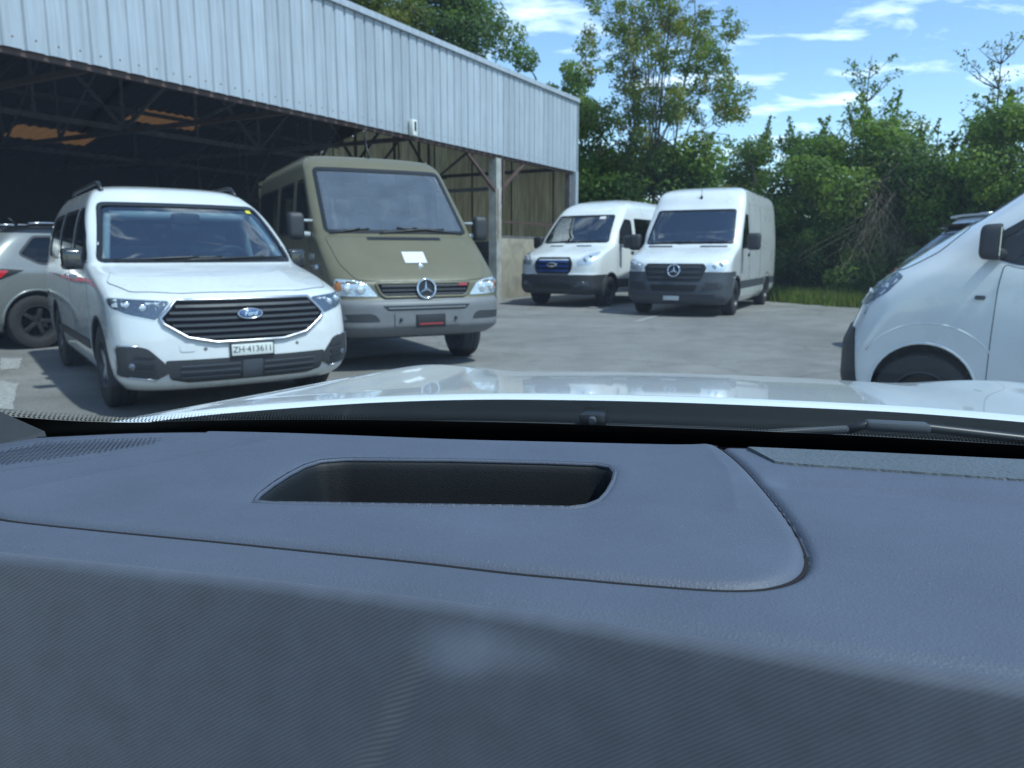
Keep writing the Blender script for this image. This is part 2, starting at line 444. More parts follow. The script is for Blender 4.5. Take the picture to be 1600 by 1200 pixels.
        for co, cm in tmp: bpy.data.objects.remove(co); bpy.data.meshes.remove(cm)
        nm.materials.clear(); nm.materials.append(M[s.paint]); nm.materials.append(M[interior])
        bm = bmesh.new(); bm.from_mesh(nm); bmesh.ops.triangulate(bm, faces=[f for f in bm.faces if len(f.verts) > 4]); bm.to_mesh(nm); bm.free()
        nrm = [Vector((0,0,1))]*len(nm.loops)
        for p in nm.polygons:
            l, nq, ix, d = s.bvh.find_nearest(p.center)
            on = d < 0.004 and abs(p.normal.dot(s.bm.faces[ix].normal)) > 0.9
            p.material_index = 0 if on else 1; p.use_smooth = True
            for li in p.loop_indices:
                if on:
                    c = nm.vertices[nm.loops[li].vertex_index].co
                    l, nq, ix, d = s.bvh.find_nearest(c); nrm[li] = s.smooth_normal(l, ix)
                else: nrm[li] = p.normal.copy()
        # bumpers, roofs and sills of another colour become parts of their own
        todo = [(nme, mt, fn, []) for nme, mt, fn in split]; rest = []
        for p in nm.polygons:
            for t in todo:
                if p.material_index == 0 and t[2](p.center): t[3].append(p); break
            else: rest.append(p)
        def sub(me2, polys, mats):
            ids = {}; vv = []; ff = []; nn = []; mi = []
            for p in polys:
                f = []
                for li in p.loop_indices:
                    vi = nm.loops[li].vertex_index
                    if vi not in ids: ids[vi] = len(vv); vv.append(nm.vertices[vi].co[:])
                    f.append(ids[vi]); nn.append(nrm[li])
                ff.append(f); mi.append(p.material_index)
            me2.from_pydata(vv, [], ff); me2.update()
            me2.polygons.foreach_set('use_smooth', [True]*len(ff)); me2.polygons.foreach_set('material_index', mi)
            for q in mats: me2.materials.append(M[q])
            me2.normals_split_custom_set(nn)
        for nme, mt, fn, polys in todo:
            if not polys: continue
            me2 = bpy.data.meshes.new(nme); sub(me2, polys, [mt]); link(nme, me2, s.root)
        if todo:
            me2 = bpy.data.meshes.new('body'); sub(me2, rest, [s.paint, interior]); body.data = me2
        else: nm.normals_split_custom_set(nrm)
        s.body = body; return body
    # ---- shared parts
    def wheel(s, x, y, r, wd=0.21, side=1, rimmat='rim_dark', spokes=0, cap=None, rr=None):
        rr = rr or r*0.62
        h = wd/2
        w = lathe('wheel', [(rr-0.005, -h*0.9), (rr+0.02, -h), (r-0.05, -h*1.02), (r-0.012, -h*0.9), (r, -h*0.72), (r, -h*0.3), (r-0.008, -h*0.28), (r-0.008, -h*0.2), (r, -h*0.18), (r, h*0.18), (r-0.008, h*0.2), (r-0.008, h*0.28), (r, h*0.3), (r, h*0.72), (r-0.012, h*0.9), (r-0.05, h*1.02), (rr+0.02, h), (rr-0.005, h*0.9)], s.root, 'rubber', n=40)
        w.location = (x, y, r)
        q = side
        rim = lathe('rim', [(rr, q*h*0.9), (rr-0.012, q*h*0.93), (rr-0.03, q*h*0.7), (rr-0.035, q*h*0.35), (rr*0.55, q*h*0.25), (rr*0.45, q*h*0.55), (0.075, q*h*0.6), (0.06, q*h*0.75), (0.0, q*h*0.78)] if not spokes else
                     [(rr, q*h*0.9), (rr-0.012, q*h*0.93), (rr-0.025, q*h*0.7), (rr-0.03, -q*h*0.2), (0.08, -q*h*0.2), (0.08, q*h*0.45), (0.0, q*h*0.55)], w, 'rim_dark' if spokes else rimmat, n=36)
        for k in range(spokes):
            a = 2*math.pi*k/spokes+0.3; bm = bmesh.new()
            bm_box(bm, (q*h*0.6, 0, rr*0.5), (0.035, 0.055, rr*0.98), bev=0.008)
            bmesh.ops.rotate(bm, cent=(0,0,0), matrix=Matrix.Rotation(a, 3, 'X'), verts=bm.verts)
            from_bm('spoke', bm, w, rimmat, angle=40)
        if not spokes:
            for k in range(10):
                a = 2*math.pi*k/10; bm = bmesh.new()
                bmesh.ops.create_uvsphere(bm, u_segments=8, v_segments=5, radius=0.012)
                bmesh.ops.translate(bm, vec=(q*h*0.62, 0.09*math.cos(a), 0.09*math.sin(a)), verts=bm.verts)
                from_bm('wheel_bolt', bm, w, 'satin_metal', smooth=True) if False else bm.free()
        return w
    def wheels(s, yf, yr, r, x, wd=0.21, **k):
        for y in (yf, yr):
            for q in (-1, 1): s.wheel(q*(x-wd/2), y, r, wd, q, **k)
    def mirror(s, side, y, z, size=(0.11,0.13,0.24), out=0.17, m='dark_plastic', arm=None, stem='dark_plastic', xb=None):
        sx = 1 if side == 'P' else -1
        p, nn = s.hit(side, y, z, 0.0); xb = p.x if xb is None else xb*sx
        c = (xb+sx*out, y-0.03, z+0.03)
        bm = bmesh.new(); bmesh.ops.create_cube(bm, size=1.0)
        bmesh.ops.bevel(bm, geom=list(bm.edges), offset=0.26, segments=4, profile=0.6, affect='EDGES')
        for v in bm.verts:
            if v.co.y > 0.3: v.co.y = 0.3
            v.co.x *= size[0]*2; v.co.z *= size[2]; v.co.y *= size[1]
            if v.co.y < 0: v.co.z *= 1+v.co.y*1.2; v.co.x *= 1+v.co.y*1.0
        bmesh.ops.translate(bm, vec=c, verts=bm.verts)
        o = from_bm('side_mirror', bm, s.root, m, angle=40)
        bm = bmesh.new(); bm_box(bm, (c[0], c[1]+size[1]*0.3+0.002, c[2]), (size[0]*1.55, 0.006, size[2]*0.78), bev=0.002); from_bm('mirror_glass', bm, o, 'chrome')
        bm = bmesh.new(); zz = c[2]-size[2]*0.3
        V, F = tube_data([(xb-sx*0.03, y+0.02, zz-0.01), (xb+sx*out*0.5, y, zz), (c[0], c[1], zz+0.02)], 0.032, 8)
        mesh('mirror_arm', V, F, o, stem, smooth=True)
        if arm:
            V, F = tube_data([(xb-sx*0.03, y+0.02, c[2]+size[2]*0.2), (c[0], c[1], c[2]+size[2]*0.2)], 0.016, 8); mesh('mirror_arm', V, F, o, stem, smooth=True)
        return o
    def seat(s, x, y, z, m='seat_dark', head=True, h=0.62):
        bm = bmesh.new(); bm_box(bm, (x, y, z), (0.46, 0.48, 0.16), bev=0.05, seg=3)
        bm_box(bm, (x, y+0.30, z+h/2), (0.46, 0.13, h), rot=None, bev=0.055, seg=3)
        o = from_bm('seat', bm, s.root, m, angle=50)
        if head:
            bm = bmesh.new(); bm_box(bm, (x, y+0.32, z+h+0.11), (0.26, 0.10, 0.19), bev=0.045, seg=3); from_bm('headrest', bm, o, m, angle=50)
        return o
    def steering(s, x, y, z, r=0.2):
        pts = [(x+r*math.cos(a), y+r*math.sin(a)*-0.45, z+r*math.sin(a)*0.89) for a in np.linspace(0, 2*math.pi, 28, endpoint=False)]
        o = tube('steering_wheel', pts, 0.016, s.root, 'dark_plastic', n=8, closed=True)
        bm = bmesh.new(); bm_box(bm, (x, y, z), (r*1.7, 0.03, 0.06), bev=0.012); bm_box(bm, (x, y+0.05, z-0.09), (0.05, 0.03, r*0.8), bev=0.01); from_bm('wheel_hub', bm, o, 'dark_plastic', angle=40)
    def dash(s, y, z, w, d=0.45, m='interior'):
        bm = bmesh.new(); bm_box(bm, (0, y, z), (w*2, d, 0.22), bev=0.06, seg=3); from_bm('dashboard', bm, s.root, m, angle=50)
    def wiper(s, x0, x1, z0, z1, off=0.018, axis='F'):
        arm = s.strip('wiper', [(x0, z0), (x1, z1)], axis, 'black_trim', r=0.009, off=off)
        xm = x1; s.strip('wiper_blade', [(x1-(x1-x0)*0.55, z1-0.012), (x1+(x1-x0)*0.30, z1+0.004)], axis, 'black_trim', r=0.011, off=off-0.008, parent=arm)
    def star(s, x, z, r, off=0.02, backing=True):
        """three-pointed star in a ring"""
        c, nn = s.hit('F', x, z, off); up = Vector((0,0,1)); up = (up-nn*up.dot(nn)).normalized(); rt = up.cross(nn)*-1
        pts = [c+rt*r*math.cos(a)+up*r*math.sin(a) for a in np.linspace(0, 2*math.pi, 32, endpoint=False)]
        o = tube('star_emblem', pts, r*0.115, s.root, 'chrome', n=10, closed=True)
        V = [c+nn*0.012]; F = []
        for k in range(6):
            a = math.pi/2+k*math.pi/3; rad = r*0.96 if k % 2 == 0 else r*0.17
            V.append(c+rt*rad*math.cos(a)+up*rad*math.sin(a))
        V.append(c-nn*0.012)
        for k in range(6): F.append((0, 1+k, 1+(k+1) % 6)); F.append((7, 1+(k+1) % 6, 1+k))
        mesh('star_spokes', V, F, o, 'chrome')
        if backing:
            Vb = [c-nn*0.013]+[c-nn*0.013+rt*r*math.cos(a)+up*r*math.sin(a) for a in np.linspace(0, 2*math.pi, 32, endpoint=False)]
            mesh('star_backing', Vb, [(0, 1+k, 1+(k+1) % 32) for k in range(32)], o, 'black_trim')
    def oval(s, x, z, a, b, word, off=0.012, m='blue_oval', size=None):
        c, nn = s.hit('F', x, z, off); nn = Vector((nn.x, nn.y, nn.z*0.4)).normalized(); up = Vector((0,0,1)); up = (up-nn*up.dot(nn)).normalized(); rt = up.cross(nn)
        n = 36; V = []; F = []
        for (q, d) in ((0.0, 0.012), (0.7, 0.010), (0.93, 0.004), (1.0, -0.02)):
            for k in range(n):
                t = 2*math.pi*k/n; V.append(c+rt*a*q*math.cos(t)+up*b*q*math.sin(t)+nn*d)
        for j in range(3):
            for k in range(n): F.append((j*n+k, j*n+(k+1) % n, (j+1)*n+(k+1) % n, (j+1)*n+k))
        o = mesh('oval_emblem', V, F, s.root, m, smooth=True)
        ring = [c+rt*a*1.0*math.cos(t)+up*b*1.0*math.sin(t)+nn*0.004 for t in np.linspace(0, 2*math.pi, 40, endpoint=False)]
        tube('emblem_rim', ring, b*0.13, o, 'chrome', n=8, closed=True)
        Mx = Matrix(((rt.x, up.x, nn.x, 0), (rt.y, up.y, nn.y, 0), (rt.z, up.z, nn.z, 0), (0,0,0,1)))
        Mx.translation = c+nn*0.0125
        text_mesh('emblem_lettering', word, size or b*1.35, o, 'chrome', Mx, shear=0.35, extrude=0.002)
        return o
    def plate(s, x, z, w, h, word, off=0.02, m='plate_white', lm='letter_black', frame='black_trim', size=None, tilt=0.0):
        p, nn = s.hit('F', x, z, off); c = Vector((x, p.y, z))
        Mx = Matrix.Translation(c) @ Matrix.Rotation(R(90)-tilt, 4, 'X')
        bm = bmesh.new(); bm_box(bm, (0,0,0.004), (w, h, 0.008), bev=0.003); o = from_bm('number_plate', bm, s.root, m, angle=40); o.matrix_local = Mx
        if frame:
            bm = bmesh.new(); bm_box(bm, (0,-0.006,-0.004), (w+0.02, h+0.03, 0.010), bev=0.003); from_bm('plate_holder', bm, o, frame, angle=40)
        if word: text_mesh('plate_lettering', word, size or h*0.95, o, lm, Matrix.Translation((0,0,0.0085)))
        return o
def win_cut(v, side, poly, x_in=0.45):
    sx = 1 if side == 'P' else -1
    return v.prism(poly, 'P', *((x_in, 1.6) if sx > 0 else (-1.6, -x_in)))
def inset(poly, d):
    """shrink (d>0) or grow (d<0) a polygon"""
    n = len(poly); A = sum(poly[i][0]*poly[(i+1) % n][1]-poly[(i+1) % n][0]*poly[i][1] for i in range(n)); sg = 1 if A > 0 else -1
    out = []
    for i in range(n):
        a = Vector(poly[i-1]); p = Vector(poly[i]); b = Vector(poly[(i+1) % n])
        n1 = Vector((-(p-a).y, (p-a).x)); n2 = Vector((-(b-p).y, (b-p).x))
        n1 = n1.normalized() if n1.length > 1e-9 else n2; n2 = n2.normalized() if n2.length > 1e-9 else n1
        m_ = n1+n2; m_ = m_.normalized() if m_.length > 1e-6 else n1
        k = d/max(0.5, m_.dot(n1)); q = p+m_*k*sg; out.append((q.x, q.y))
    return out
def fx(poly): return [(-x, z) for x, z in reversed(poly)]
def glaze(v, poly, axis, m, seal=0.0, off=-0.006):
    g = v.patch('windscreen' if axis == 'F' else 'side_window', inset(poly, -0.012), axis, m, off=off, thick=0.0, step=0.09)
    if seal: v.patch('window_seal', inset(poly, -0.012), axis, 'black_trim', off=0.002, thick=0.01, step=0.07, hole=inset(poly, seal), parent=g)
    return g
def panel(v, name, poly, axis, m=None, gap=0.005, off=0.004, step=0.045):
    """a proud body panel with a dark shut line round it"""
    o = v.patch(name, poly, axis, m or v.paint, off=off, thick=0.004, step=step)
    v.patch('shut_line', inset(poly, -gap), axis, 'black_trim', off=0.0012, thick=0.002, step=step, hole=inset(poly, 0.003), parent=o)
    return o
def headlight(v, poly, axis='F', refl='reflector', lamps=(), amber=None, off=0.004):
    h = v.patch('headlight', poly, axis, refl, off=off-0.002, thick=0.01, step=0.035)
    for (x, z, r) in lamps:
        c, nn = v.hit(axis, x, z, off+0.001)
        bm = bmesh.new(); bmesh.ops.create_uvsphere(bm, u_segments=16, v_segments=10, radius=r)
        for q in bm.verts: q.co.y *= 0.25
        bmesh.ops.translate(bm, vec=c, verts=bm.verts); from_bm('lamp', bm, h, 'lamp_white', smooth=True)
    if amber: v.patch('turn_signal', amber, axis, 'amber', off=off+0.002, thick=0.004, step=0.04, parent=h)
    v.patch('lens', poly, axis, 'lens_glass', off=off+0.010, thick=0.012, step=0.04, parent=h)
    return h

# ------------------------------------------------------------------ ground
def asphalt():
    m = bpy.data.materials.new('asphalt'); m.use_nodes = True; nt = m.node_tree; b = nt.nodes['Principled BSDF']; N = nt.nodes.new; L = nt.links.new
    tc = N('ShaderNodeTexCoord')
    def noise_(sc, det=6, rough=.6, dist=0):
        n = N('ShaderNodeTexNoise'); n.inputs['Scale'].default_value = sc; n.inputs['Detail'].default_value = det; n.inputs['Roughness'].default_value = rough; n.inputs['Distortion'].default_value = dist
        L(tc.outputs['Object'], n.inputs['Vector']); return n
    big = noise_(.16, 6, .6, .8); mid = noise_(1.6, 8, .68, .3); fine = noise_(42, 6, .75)
    r1 = N('ShaderNodeValToRGB'); e = r1.color_ramp.elements; e[0].position = .33; e[0].color = (.130,.127,.119,1); e[1].position = .66; e[1].color = (.24,.234,.218,1)
    L(big.outputs['Fac'], r1.inputs[0])
    r2 = N('ShaderNodeMapRange'); r2.inputs[1].default_value = .32; r2.inputs[2].default_value = .70; r2.inputs[3].default_value = .78; r2.inputs[4].default_value = 1.16; L(mid.outputs['Fac'], r2.inputs[0])
    r3 = N('ShaderNodeMapRange'); r3.inputs[1].default_value = .3; r3.inputs[2].default_value = .7; r3.inputs[3].default_value = .62; r3.inputs[4].default_value = 1.36; L(fine.outputs['Fac'], r3.inputs[0])
    m1 = N('ShaderNodeMixRGB'); m1.blend_type = 'MULTIPLY'; m1.inputs[0].default_value = 1; L(r1.outputs[0], m1.inputs[1]); L(r2.outputs[0], m1.inputs[2])
    m2 = N('ShaderNodeMixRGB'); m2.blend_type = 'MULTIPLY'; m2.inputs[0].default_value = 1; L(m1.outputs[0], m2.inputs[1]); L(r3.outputs[0], m2.inputs[2])
    # cracks and tar-dark joints
    vo = N('ShaderNodeTexVoronoi'); vo.feature = 'DISTANCE_TO_EDGE'; vo.inputs['Scale'].default_value = .30; vo.inputs['Randomness'].default_value = 1.0
    dn = noise_(1.3, 5, .7); vm = N('ShaderNodeVectorMath'); vm.operation = 'MULTIPLY_ADD'; L(dn.outputs['Color'], vm.inputs[0]); vm.inputs[1].default_value = (.9,.9,0); L(tc.outputs['Object'], vm.inputs[2]); L(vm.outputs[0], vo.inputs['Vector'])
    cr = N('ShaderNodeMapRange'); cr.inputs[1].default_value = .0; cr.inputs[2].default_value = .008; cr.inputs[3].default_value = .7; cr.inputs[4].default_value = 1.0; L(vo.outputs['Distance'], cr.inputs[0])
    m3 = N('ShaderNodeMixRGB'); m3.blend_type = 'MULTIPLY'; m3.inputs[0].default_value = 1; L(m2.outputs[0], m3.inputs[1]); L(cr.outputs[0], m3.inputs[2])
    # oil drips
    oil = noise_(.9, 3, .5); ro = N('ShaderNodeMapRange'); ro.inputs[1].default_value = .66; ro.inputs[2].default_value = .76; ro.inputs[3].default_value = 1; ro.inputs[4].default_value = .55; L(oil.outputs['Fac'], ro.inputs[0])
    m4 = N('ShaderNodeMixRGB'); m4.blend_type = 'MULTIPLY'; m4.inputs[0].default_value = 1; L(m3.outputs[0], m4.inputs[1]); L(ro.outputs[0], m4.inputs[2])
    L(m4.outputs[0], b.inputs['Base Color']); b.inputs['Roughness'].default_value = .85
    bp = N('ShaderNodeBump'); bp.inputs['Strength'].default_value = .5; bp.inputs['Distance'].default_value = .008; L(fine.outputs['Fac'], bp.inputs['Height']); L(bp.outputs[0], b.inputs['Normal'])
    M['asphalt'] = m
asphalt()
mat('soil', (.075,.085,.035), .95, var=.4, vscale=1.5)
mat('pale_mark', (.31,.31,.295), .8, var=.5, vscale=30)
tag(mesh('ground', [(-250,-60,-.02),(250,-60,-.02),(250,400,-.02),(-250,400,-.02)], [(0,1,2,3)], None, 'soil'), kind='structure')
# asphalt yard, ending along an uneven edge in front of the hedge
edge = [(16,9.0),(13.2,11.0),(11.2,13.1),(9.6,15.2),(8.4,16.9),(7.4,18.6),(6.6,20.6),(5.2,23.5),(3.4,25.6),(2.6,27.5)]
er = []
for i in range(len(edge)-1):
    for k in range(10):
        t = k/10; x = edge[i][0]*(1-t)+edge[i+1][0]*t; y = edge[i][1]*(1-t)+edge[i+1][1]*t
        er.append((x+.18*noise.noise((x*1.7,y*1.7,0)), y+.18*noise.noise((x*1.7,y*1.7,5)), 0))
yard = [(-60,-40,0),(60,-40,0),(60,9,0)]+er+[(-14,45,0),(-60,45,0)]
tag(mesh('yard_asphalt', yard, [tuple(range(len(yard)))], None, 'asphalt'), kind='structure')
# pale marks on the asphalt: two uneven patches and a worn line
def road_mark(name, poly, label):
    V = []; pts = dens([tuple(p) for p in poly], .08); c = Vector((sum(p[0] for p in pts)/len(pts), sum(p[1] for p in pts)/len(pts)))
    for p in pts:
        q = Vector(p); j = 1+.22*noise.noise((q.x*9, q.y*9, 1)); w = c+(q-c)*j; V.append((w.x, w.y, .004))
    tag(mesh(name, V, [tuple(range(len(V)))], None, 'pale_mark'), label, 'road marking', 'worn paint marks on the yard')
def gp(px, py): p = U(px, py, 0); return (p.x, p.y)
road_mark('ground_mark', [gp(2,560),gp(34,560),gp(30,577),gp(0,578)], 'farther of two uneven pale patches left of the people carrier')
road_mark('ground_mark', [gp(-6,596),gp(28,598),gp(20,640),gp(-14,640)], 'nearer of two uneven pale patches left of the people carrier')
road_mark('ground_mark', [gp(990,502),gp(1036,490),gp(1042,490),gp(998,503)], 'thin worn white line on the asphalt before the panel van')

# ------------------------------------------------------------------ open shed
def galv():
    m = mat('galvanised_sheet', (.44,.48,.53), .5, metal=.15)
    nt = m.node_tree; N = nt.nodes.new; L = nt.links.new; b = nt.nodes['Principled BSDF']; tc = N('ShaderNodeTexCoord')
    mp = N('ShaderNodeMapping'); mp.inputs['Scale'].default_value = (16,16,.5); L(tc.outputs['Object'], mp.inputs[0])
    n = N('ShaderNodeTexNoise'); n.inputs['Scale'].default_value = 1; n.inputs['Detail'].default_value = 8; n.inputs['Roughness'].default_value = .65; L(mp.outputs[0], n.inputs['Vector'])
    n2 = N('ShaderNodeTexNoise'); n2.inputs['Scale'].default_value = .8; n2.inputs['Detail'].default_value = 5; L(tc.outputs['Object'], n2.inputs['Vector'])
    oi = N('ShaderNodeObjectInfo')
    a = N('ShaderNodeMapRange'); a.inputs[1].default_value = .3; a.inputs[2].default_value = .7; a.inputs[3].default_value = .78; a.inputs[4].default_value = 1.14; L(n.outputs['Fac'], a.inputs[0])
    a2 = N('ShaderNodeMapRange'); a2.inputs[1].default_value = .3; a2.inputs[2].default_value = .7; a2.inputs[3].default_value = .9; a2.inputs[4].default_value = 1.08; L(n2.outputs['Fac'], a2.inputs[0])
    a3 = N('ShaderNodeMapRange'); a3.inputs[3].default_value = .93; a3.inputs[4].default_value = 1.05; L(oi.outputs['Random'], a3.inputs[0])
    x = N('ShaderNodeMath'); x.operation = 'MULTIPLY'; L(a.outputs[0], x.inputs[0]); L(a2.outputs[0], x.inputs[1])
    x2 = N('ShaderNodeMath'); x2.operation = 'MULTIPLY'; L(x.outputs[0], x2.inputs[0]); L(a3.outputs[0], x2.inputs[1])
    mu = N('ShaderNodeMixRGB'); mu.blend_type = 'MULTIPLY'; mu.inputs[0].default_value = 1; mu.inputs[1].default_value = (.39,.43,.475,1); L(x2.outputs[0], mu.inputs[2])
    mp2 = N('ShaderNodeMapping'); mp2.inputs['Scale'].default_value = (5,5,.35); L(tc.outputs['Object'], mp2.inputs[0]); n3 = N('ShaderNodeTexNoise'); n3.inputs['Scale'].default_value = 1.3; n3.inputs['Detail'].default_value = 9; n3.inputs['Roughness'].default_value = .7
    av = N('ShaderNodeVectorMath'); av.operation = 'ADD'; L(mp2.outputs[0], av.inputs[0]); rv = N('ShaderNodeCombineXYZ'); m10 = N('ShaderNodeMath'); m10.operation = 'MULTIPLY'; m10.inputs[1].default_value = 40; L(oi.outputs['Random'], m10.inputs[0]); L(m10.outputs[0], rv.inputs[0]); L(rv.outputs[0], av.inputs[1]); L(av.outputs[0], n3.inputs['Vector'])
    rr = N('ShaderNodeMapRange'); rr.inputs[1].default_value = .60; rr.inputs[2].default_value = .78; rr.inputs[3].default_value = 0; rr.inputs[4].default_value = .5; L(n3.outputs['Fac'], rr.inputs[0])
    st = N('ShaderNodeMixRGB'); L(rr.outputs[0], st.inputs[0]); L(mu.outputs[0], st.inputs[1]); st.inputs[2].default_value = (.24,.23,.20,1); L(st.outputs[0], b.inputs['Base Color'])
galv()
mat('rusty_steel', (.085,.050,.040), .8, var=.45, vscale=6)
mat('red_oxide', (.095,.058,.050), .8, var=.4, vscale=5)
mat('dark_steel', (.13,.125,.125), .8, var=.4, vscale=5)
mat('post_paint', (.34,.34,.31), .75, var=.4, vscale=3)
mat('rust', (.20,.085,.03), .9, var=.4, vscale=12)
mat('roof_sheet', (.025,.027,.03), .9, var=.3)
mat('tan_board', (.40,.31,.17), .85, var=.35, vscale=2.2)
mat('tan_board_pale', (.46,.37,.21), .85, var=.35, vscale=2.2)
mat('concrete_sunlit', (.30,.27,.21), .9, var=.35, vscale=2.5, bump=.15, bscale=30)  # warm beige carries the sunlight on the low front wall
mat('concrete_shaded', (.17,.17,.165), .9, var=.35, vscale=2.5)  # darker copy, shade of the shed interior put into the colour
mat('sensor_white', (.7,.7,.66), .5)
def skylight_mat():
    m = bpy.data.materials.new('amber_skylight'); m.use_nodes = True; nt = m.node_tree; nt.nodes.clear(); N = nt.nodes.new; L = nt.links.new
    o = N('ShaderNodeOutputMaterial'); t = N('ShaderNodeBsdfTranslucent'); d = N('ShaderNodeBsdfDiffuse'); mx = N('ShaderNodeMixShader')
    t.inputs[0].default_value = (.13,.055,.018,1); d.inputs[0].default_value = (.16,.10,.05,1); mx.inputs[0].default_value = .35
    L(t.outputs[0], mx.inputs[1]); L(d.outputs[0], mx.inputs[2]); L(mx.outputs[0], o.inputs[0]); M['amber_skylight'] = m
skylight_mat()
def board_mat(name, c):
    m = bpy.data.materials.new(name); m.use_nodes = True; nt = m.node_tree; nt.nodes.clear(); N = nt.nodes.new; L = nt.links.new
    o = N('ShaderNodeOutputMaterial'); t = N('ShaderNodeBsdfTranslucent'); d = N('ShaderNodeBsdfDiffuse'); mx = N('ShaderNodeMixShader'); mx.inputs[0].default_value = .5  # half translucent, added so light from behind brightens the end wall
    tc = N('ShaderNodeTexCoord'); mp = N('ShaderNodeMapping'); mp.inputs['Scale'].default_value = (6,6,.6); L(tc.outputs['Object'], mp.inputs[0]); n = N('ShaderNodeTexNoise'); n.inputs['Scale'].default_value = 2; n.inputs['Detail'].default_value = 7; L(mp.outputs[0], n.inputs['Vector'])
    mr = N('ShaderNodeMapRange'); mr.inputs[1].default_value = .3; mr.inputs[2].default_value = .7; mr.inputs[3].default_value = .6; mr.inputs[4].default_value = 1.15; L(n.outputs['Fac'], mr.inputs[0])
    mu = N('ShaderNodeMixRGB'); mu.blend_type = 'MULTIPLY'; mu.inputs[0].default_value = 1; mu.inputs[1].default_value = (*c,1); L(mr.outputs[0], mu.inputs[2])
    L(mu.outputs[0], t.inputs[0]); L(mu.outputs[0], d.inputs[0]); L(d.outputs[0], mx.inputs[1]); L(t.outputs[0], mx.inputs[2]); L(mx.outputs[0], o.inputs[0]); M[name] = m
board_mat('tan_board', (.60,.46,.27)); board_mat('tan_board_pale', (.68,.53,.33))
SO = Vector((2.02, 25.0, 0)); SROT = math.atan2(-.8732, -.4873)
shed = empty('open_shed', SO, SROT); tag(shed, 'long open-fronted shed with ribbed blue-grey metal fascia and dark interior', 'shed')
SL = 26.68; SD = 14.0; ZB, ZT = 3.75, 5.84            # length, depth, fascia bottom and top
def P3(s, d, z): return (s, -d, z)
# fascia sheets, four pans each
def sheet_mesh():
    prof = []; pitch = .29
    for k in range(4):
        x = k*pitch; prof += [(x, 0.0), (x+.045, .0), (x+.062, .034), (x+pitch-.017, .034)]
    prof.append((4*pitch, 0.0))
    V = []; F = []
    for x, y in prof: V += [(x, y, ZB), (x, y, ZT)]
    for i in range(len(prof)-1): F.append((2*i, 2*i+2, 2*i+3, 2*i+1))
    nb = len(F)
    for k in range(4):
        c = (k*pitch+.16, .036, ZB+.13+.01*(k % 2)); b0 = len(V); r = .013
        V += [(c[0]+r*math.cos(a), c[1], c[2]+r*math.sin(a)) for a in np.linspace(0, 2*math.pi, 6, endpoint=False)]; V.append((c[0], c[1]+.012, c[2]))
        F += [(b0+j, b0+(j+1) % 6, b0+6) for j in range(6)]
    me = bpy.data.meshes.new('cladding_sheet'); me.from_pydata(V, [], F); me.update(); me.materials.append(M['galvanised_sheet']); me.materials.append(M['rust'])
    for p in me.polygons: p.material_index = 0 if p.index < nb else 1
    return me
sm_ = sheet_mesh()
for i in range(23):
    o = bpy.data.objects.new('cladding_sheet', sm_); COL.objects.link(o); o.parent = shed; o.location = (i*1.16, .002*(i % 2), random.uniform(-.004,.004))
def beam(name, a, b, w, h, m):
    a = Vector(a); b = Vector(b); d = b-a; q = d.to_track_quat('X', 'Z').to_matrix()
    return box(name, (a+b)/2, (d.length, w, h), shed, m, rot=q)
beam('ridge_flashing', (-.03,.02,ZT+.05), (SL+.03,.02,ZT+.05), .16, .12, 'galvanised_sheet')
beam('edge_beam', (0,-.06,ZB-.02), (SL,-.06,ZB-.02), .08, .12, 'rusty_steel')
beam('corner_flashing', (-.015,.0,ZB), (-.015,.0,ZT), .10, .05, 'galvanised_sheet')
beam('corner_post', (.09,-.02,0), (.09,-.02,ZB), .20, .20, 'galvanised_sheet'); beam('inner_corner_post', (.30,-.12,0), (.30,-.12,ZB-.08), .16, .16, 'dark_steel')
for s in (4.85, 19.55):
    beam('column', (s,-.12,0), (s,-.12,ZB-.08), .24, .26, 'post_paint'); beam('rust_streak', (s+.06,.004,1.6), (s+.06,.004,2.9), .004, .05, 'rust')
    beam('hanger_channel', (s-.26,-.05,2.5), (s-.26,-.05,ZB-.08), .10, .08, 'red_oxide')
    for q in (-1, 1): beam('knee_brace', (s+q*.13,-.06,2.85), (s+q*1.45,-.06,ZB-.1), .07, .07, 'red_oxide')
def roofz(d): return 4.3+.30*d if d < 6.5 else 4.3+.30*13-.30*d
for s in (1.18, 4.85, 8.5, 12.2, 15.9, 19.55, 23.2):
    low = 2.9 if s == 4.85 else 3.72
    beam('cross_tie', P3(s,.2,low), P3(s,13.8,low), .08, .09, 'red_oxide' if s in (15.9,12.2) else 'dark_steel')
    for d0 in (np.arange(.3, 13.5, 2.25) if s in (4.85,12.2,19.55) else ()):
        d1 = min(d0+2.25, 13.7)
        beam('rafter', P3(s,d0,roofz(d0)-.12), P3(s,d1,roofz(d1)-.12), .07, .10, 'dark_steel')
        beam('truss_strut', P3(s,d1,low), P3(s,d1,roofz(d1)-.1), .05, .05, 'dark_steel'); beam('truss_diagonal', P3(s,d0,roofz(d0)-.1), P3(s,d1,low), .05, .05, 'dark_steel')
for d in (4.8, 9.6):
    zt = roofz(d)-.22
    beam('girder_chord', P3(.2,d,3.78), P3(SL-.2,d,3.78), .09, .10, 'dark_steel'); beam('girder_chord', P3(.2,d,zt), P3(SL-.2,d,zt), .09, .10, 'dark_steel')
    ss = np.arange(1.2, SL, 1.83)
    for i, s in enumerate(ss):
        if d > 5 and i % 2: continue
        beam('girder_strut', P3(s,d,3.78), P3(s,d,zt), .06, .06, 'dark_steel')
        if i < len(ss)-1 and d < 5:
            a, b = (zt, 3.78) if i % 2 else (3.78, zt); beam('girder_diagonal', P3(s,d,a), P3(ss[i+1],d,b), .06, .06, 'dark_steel')
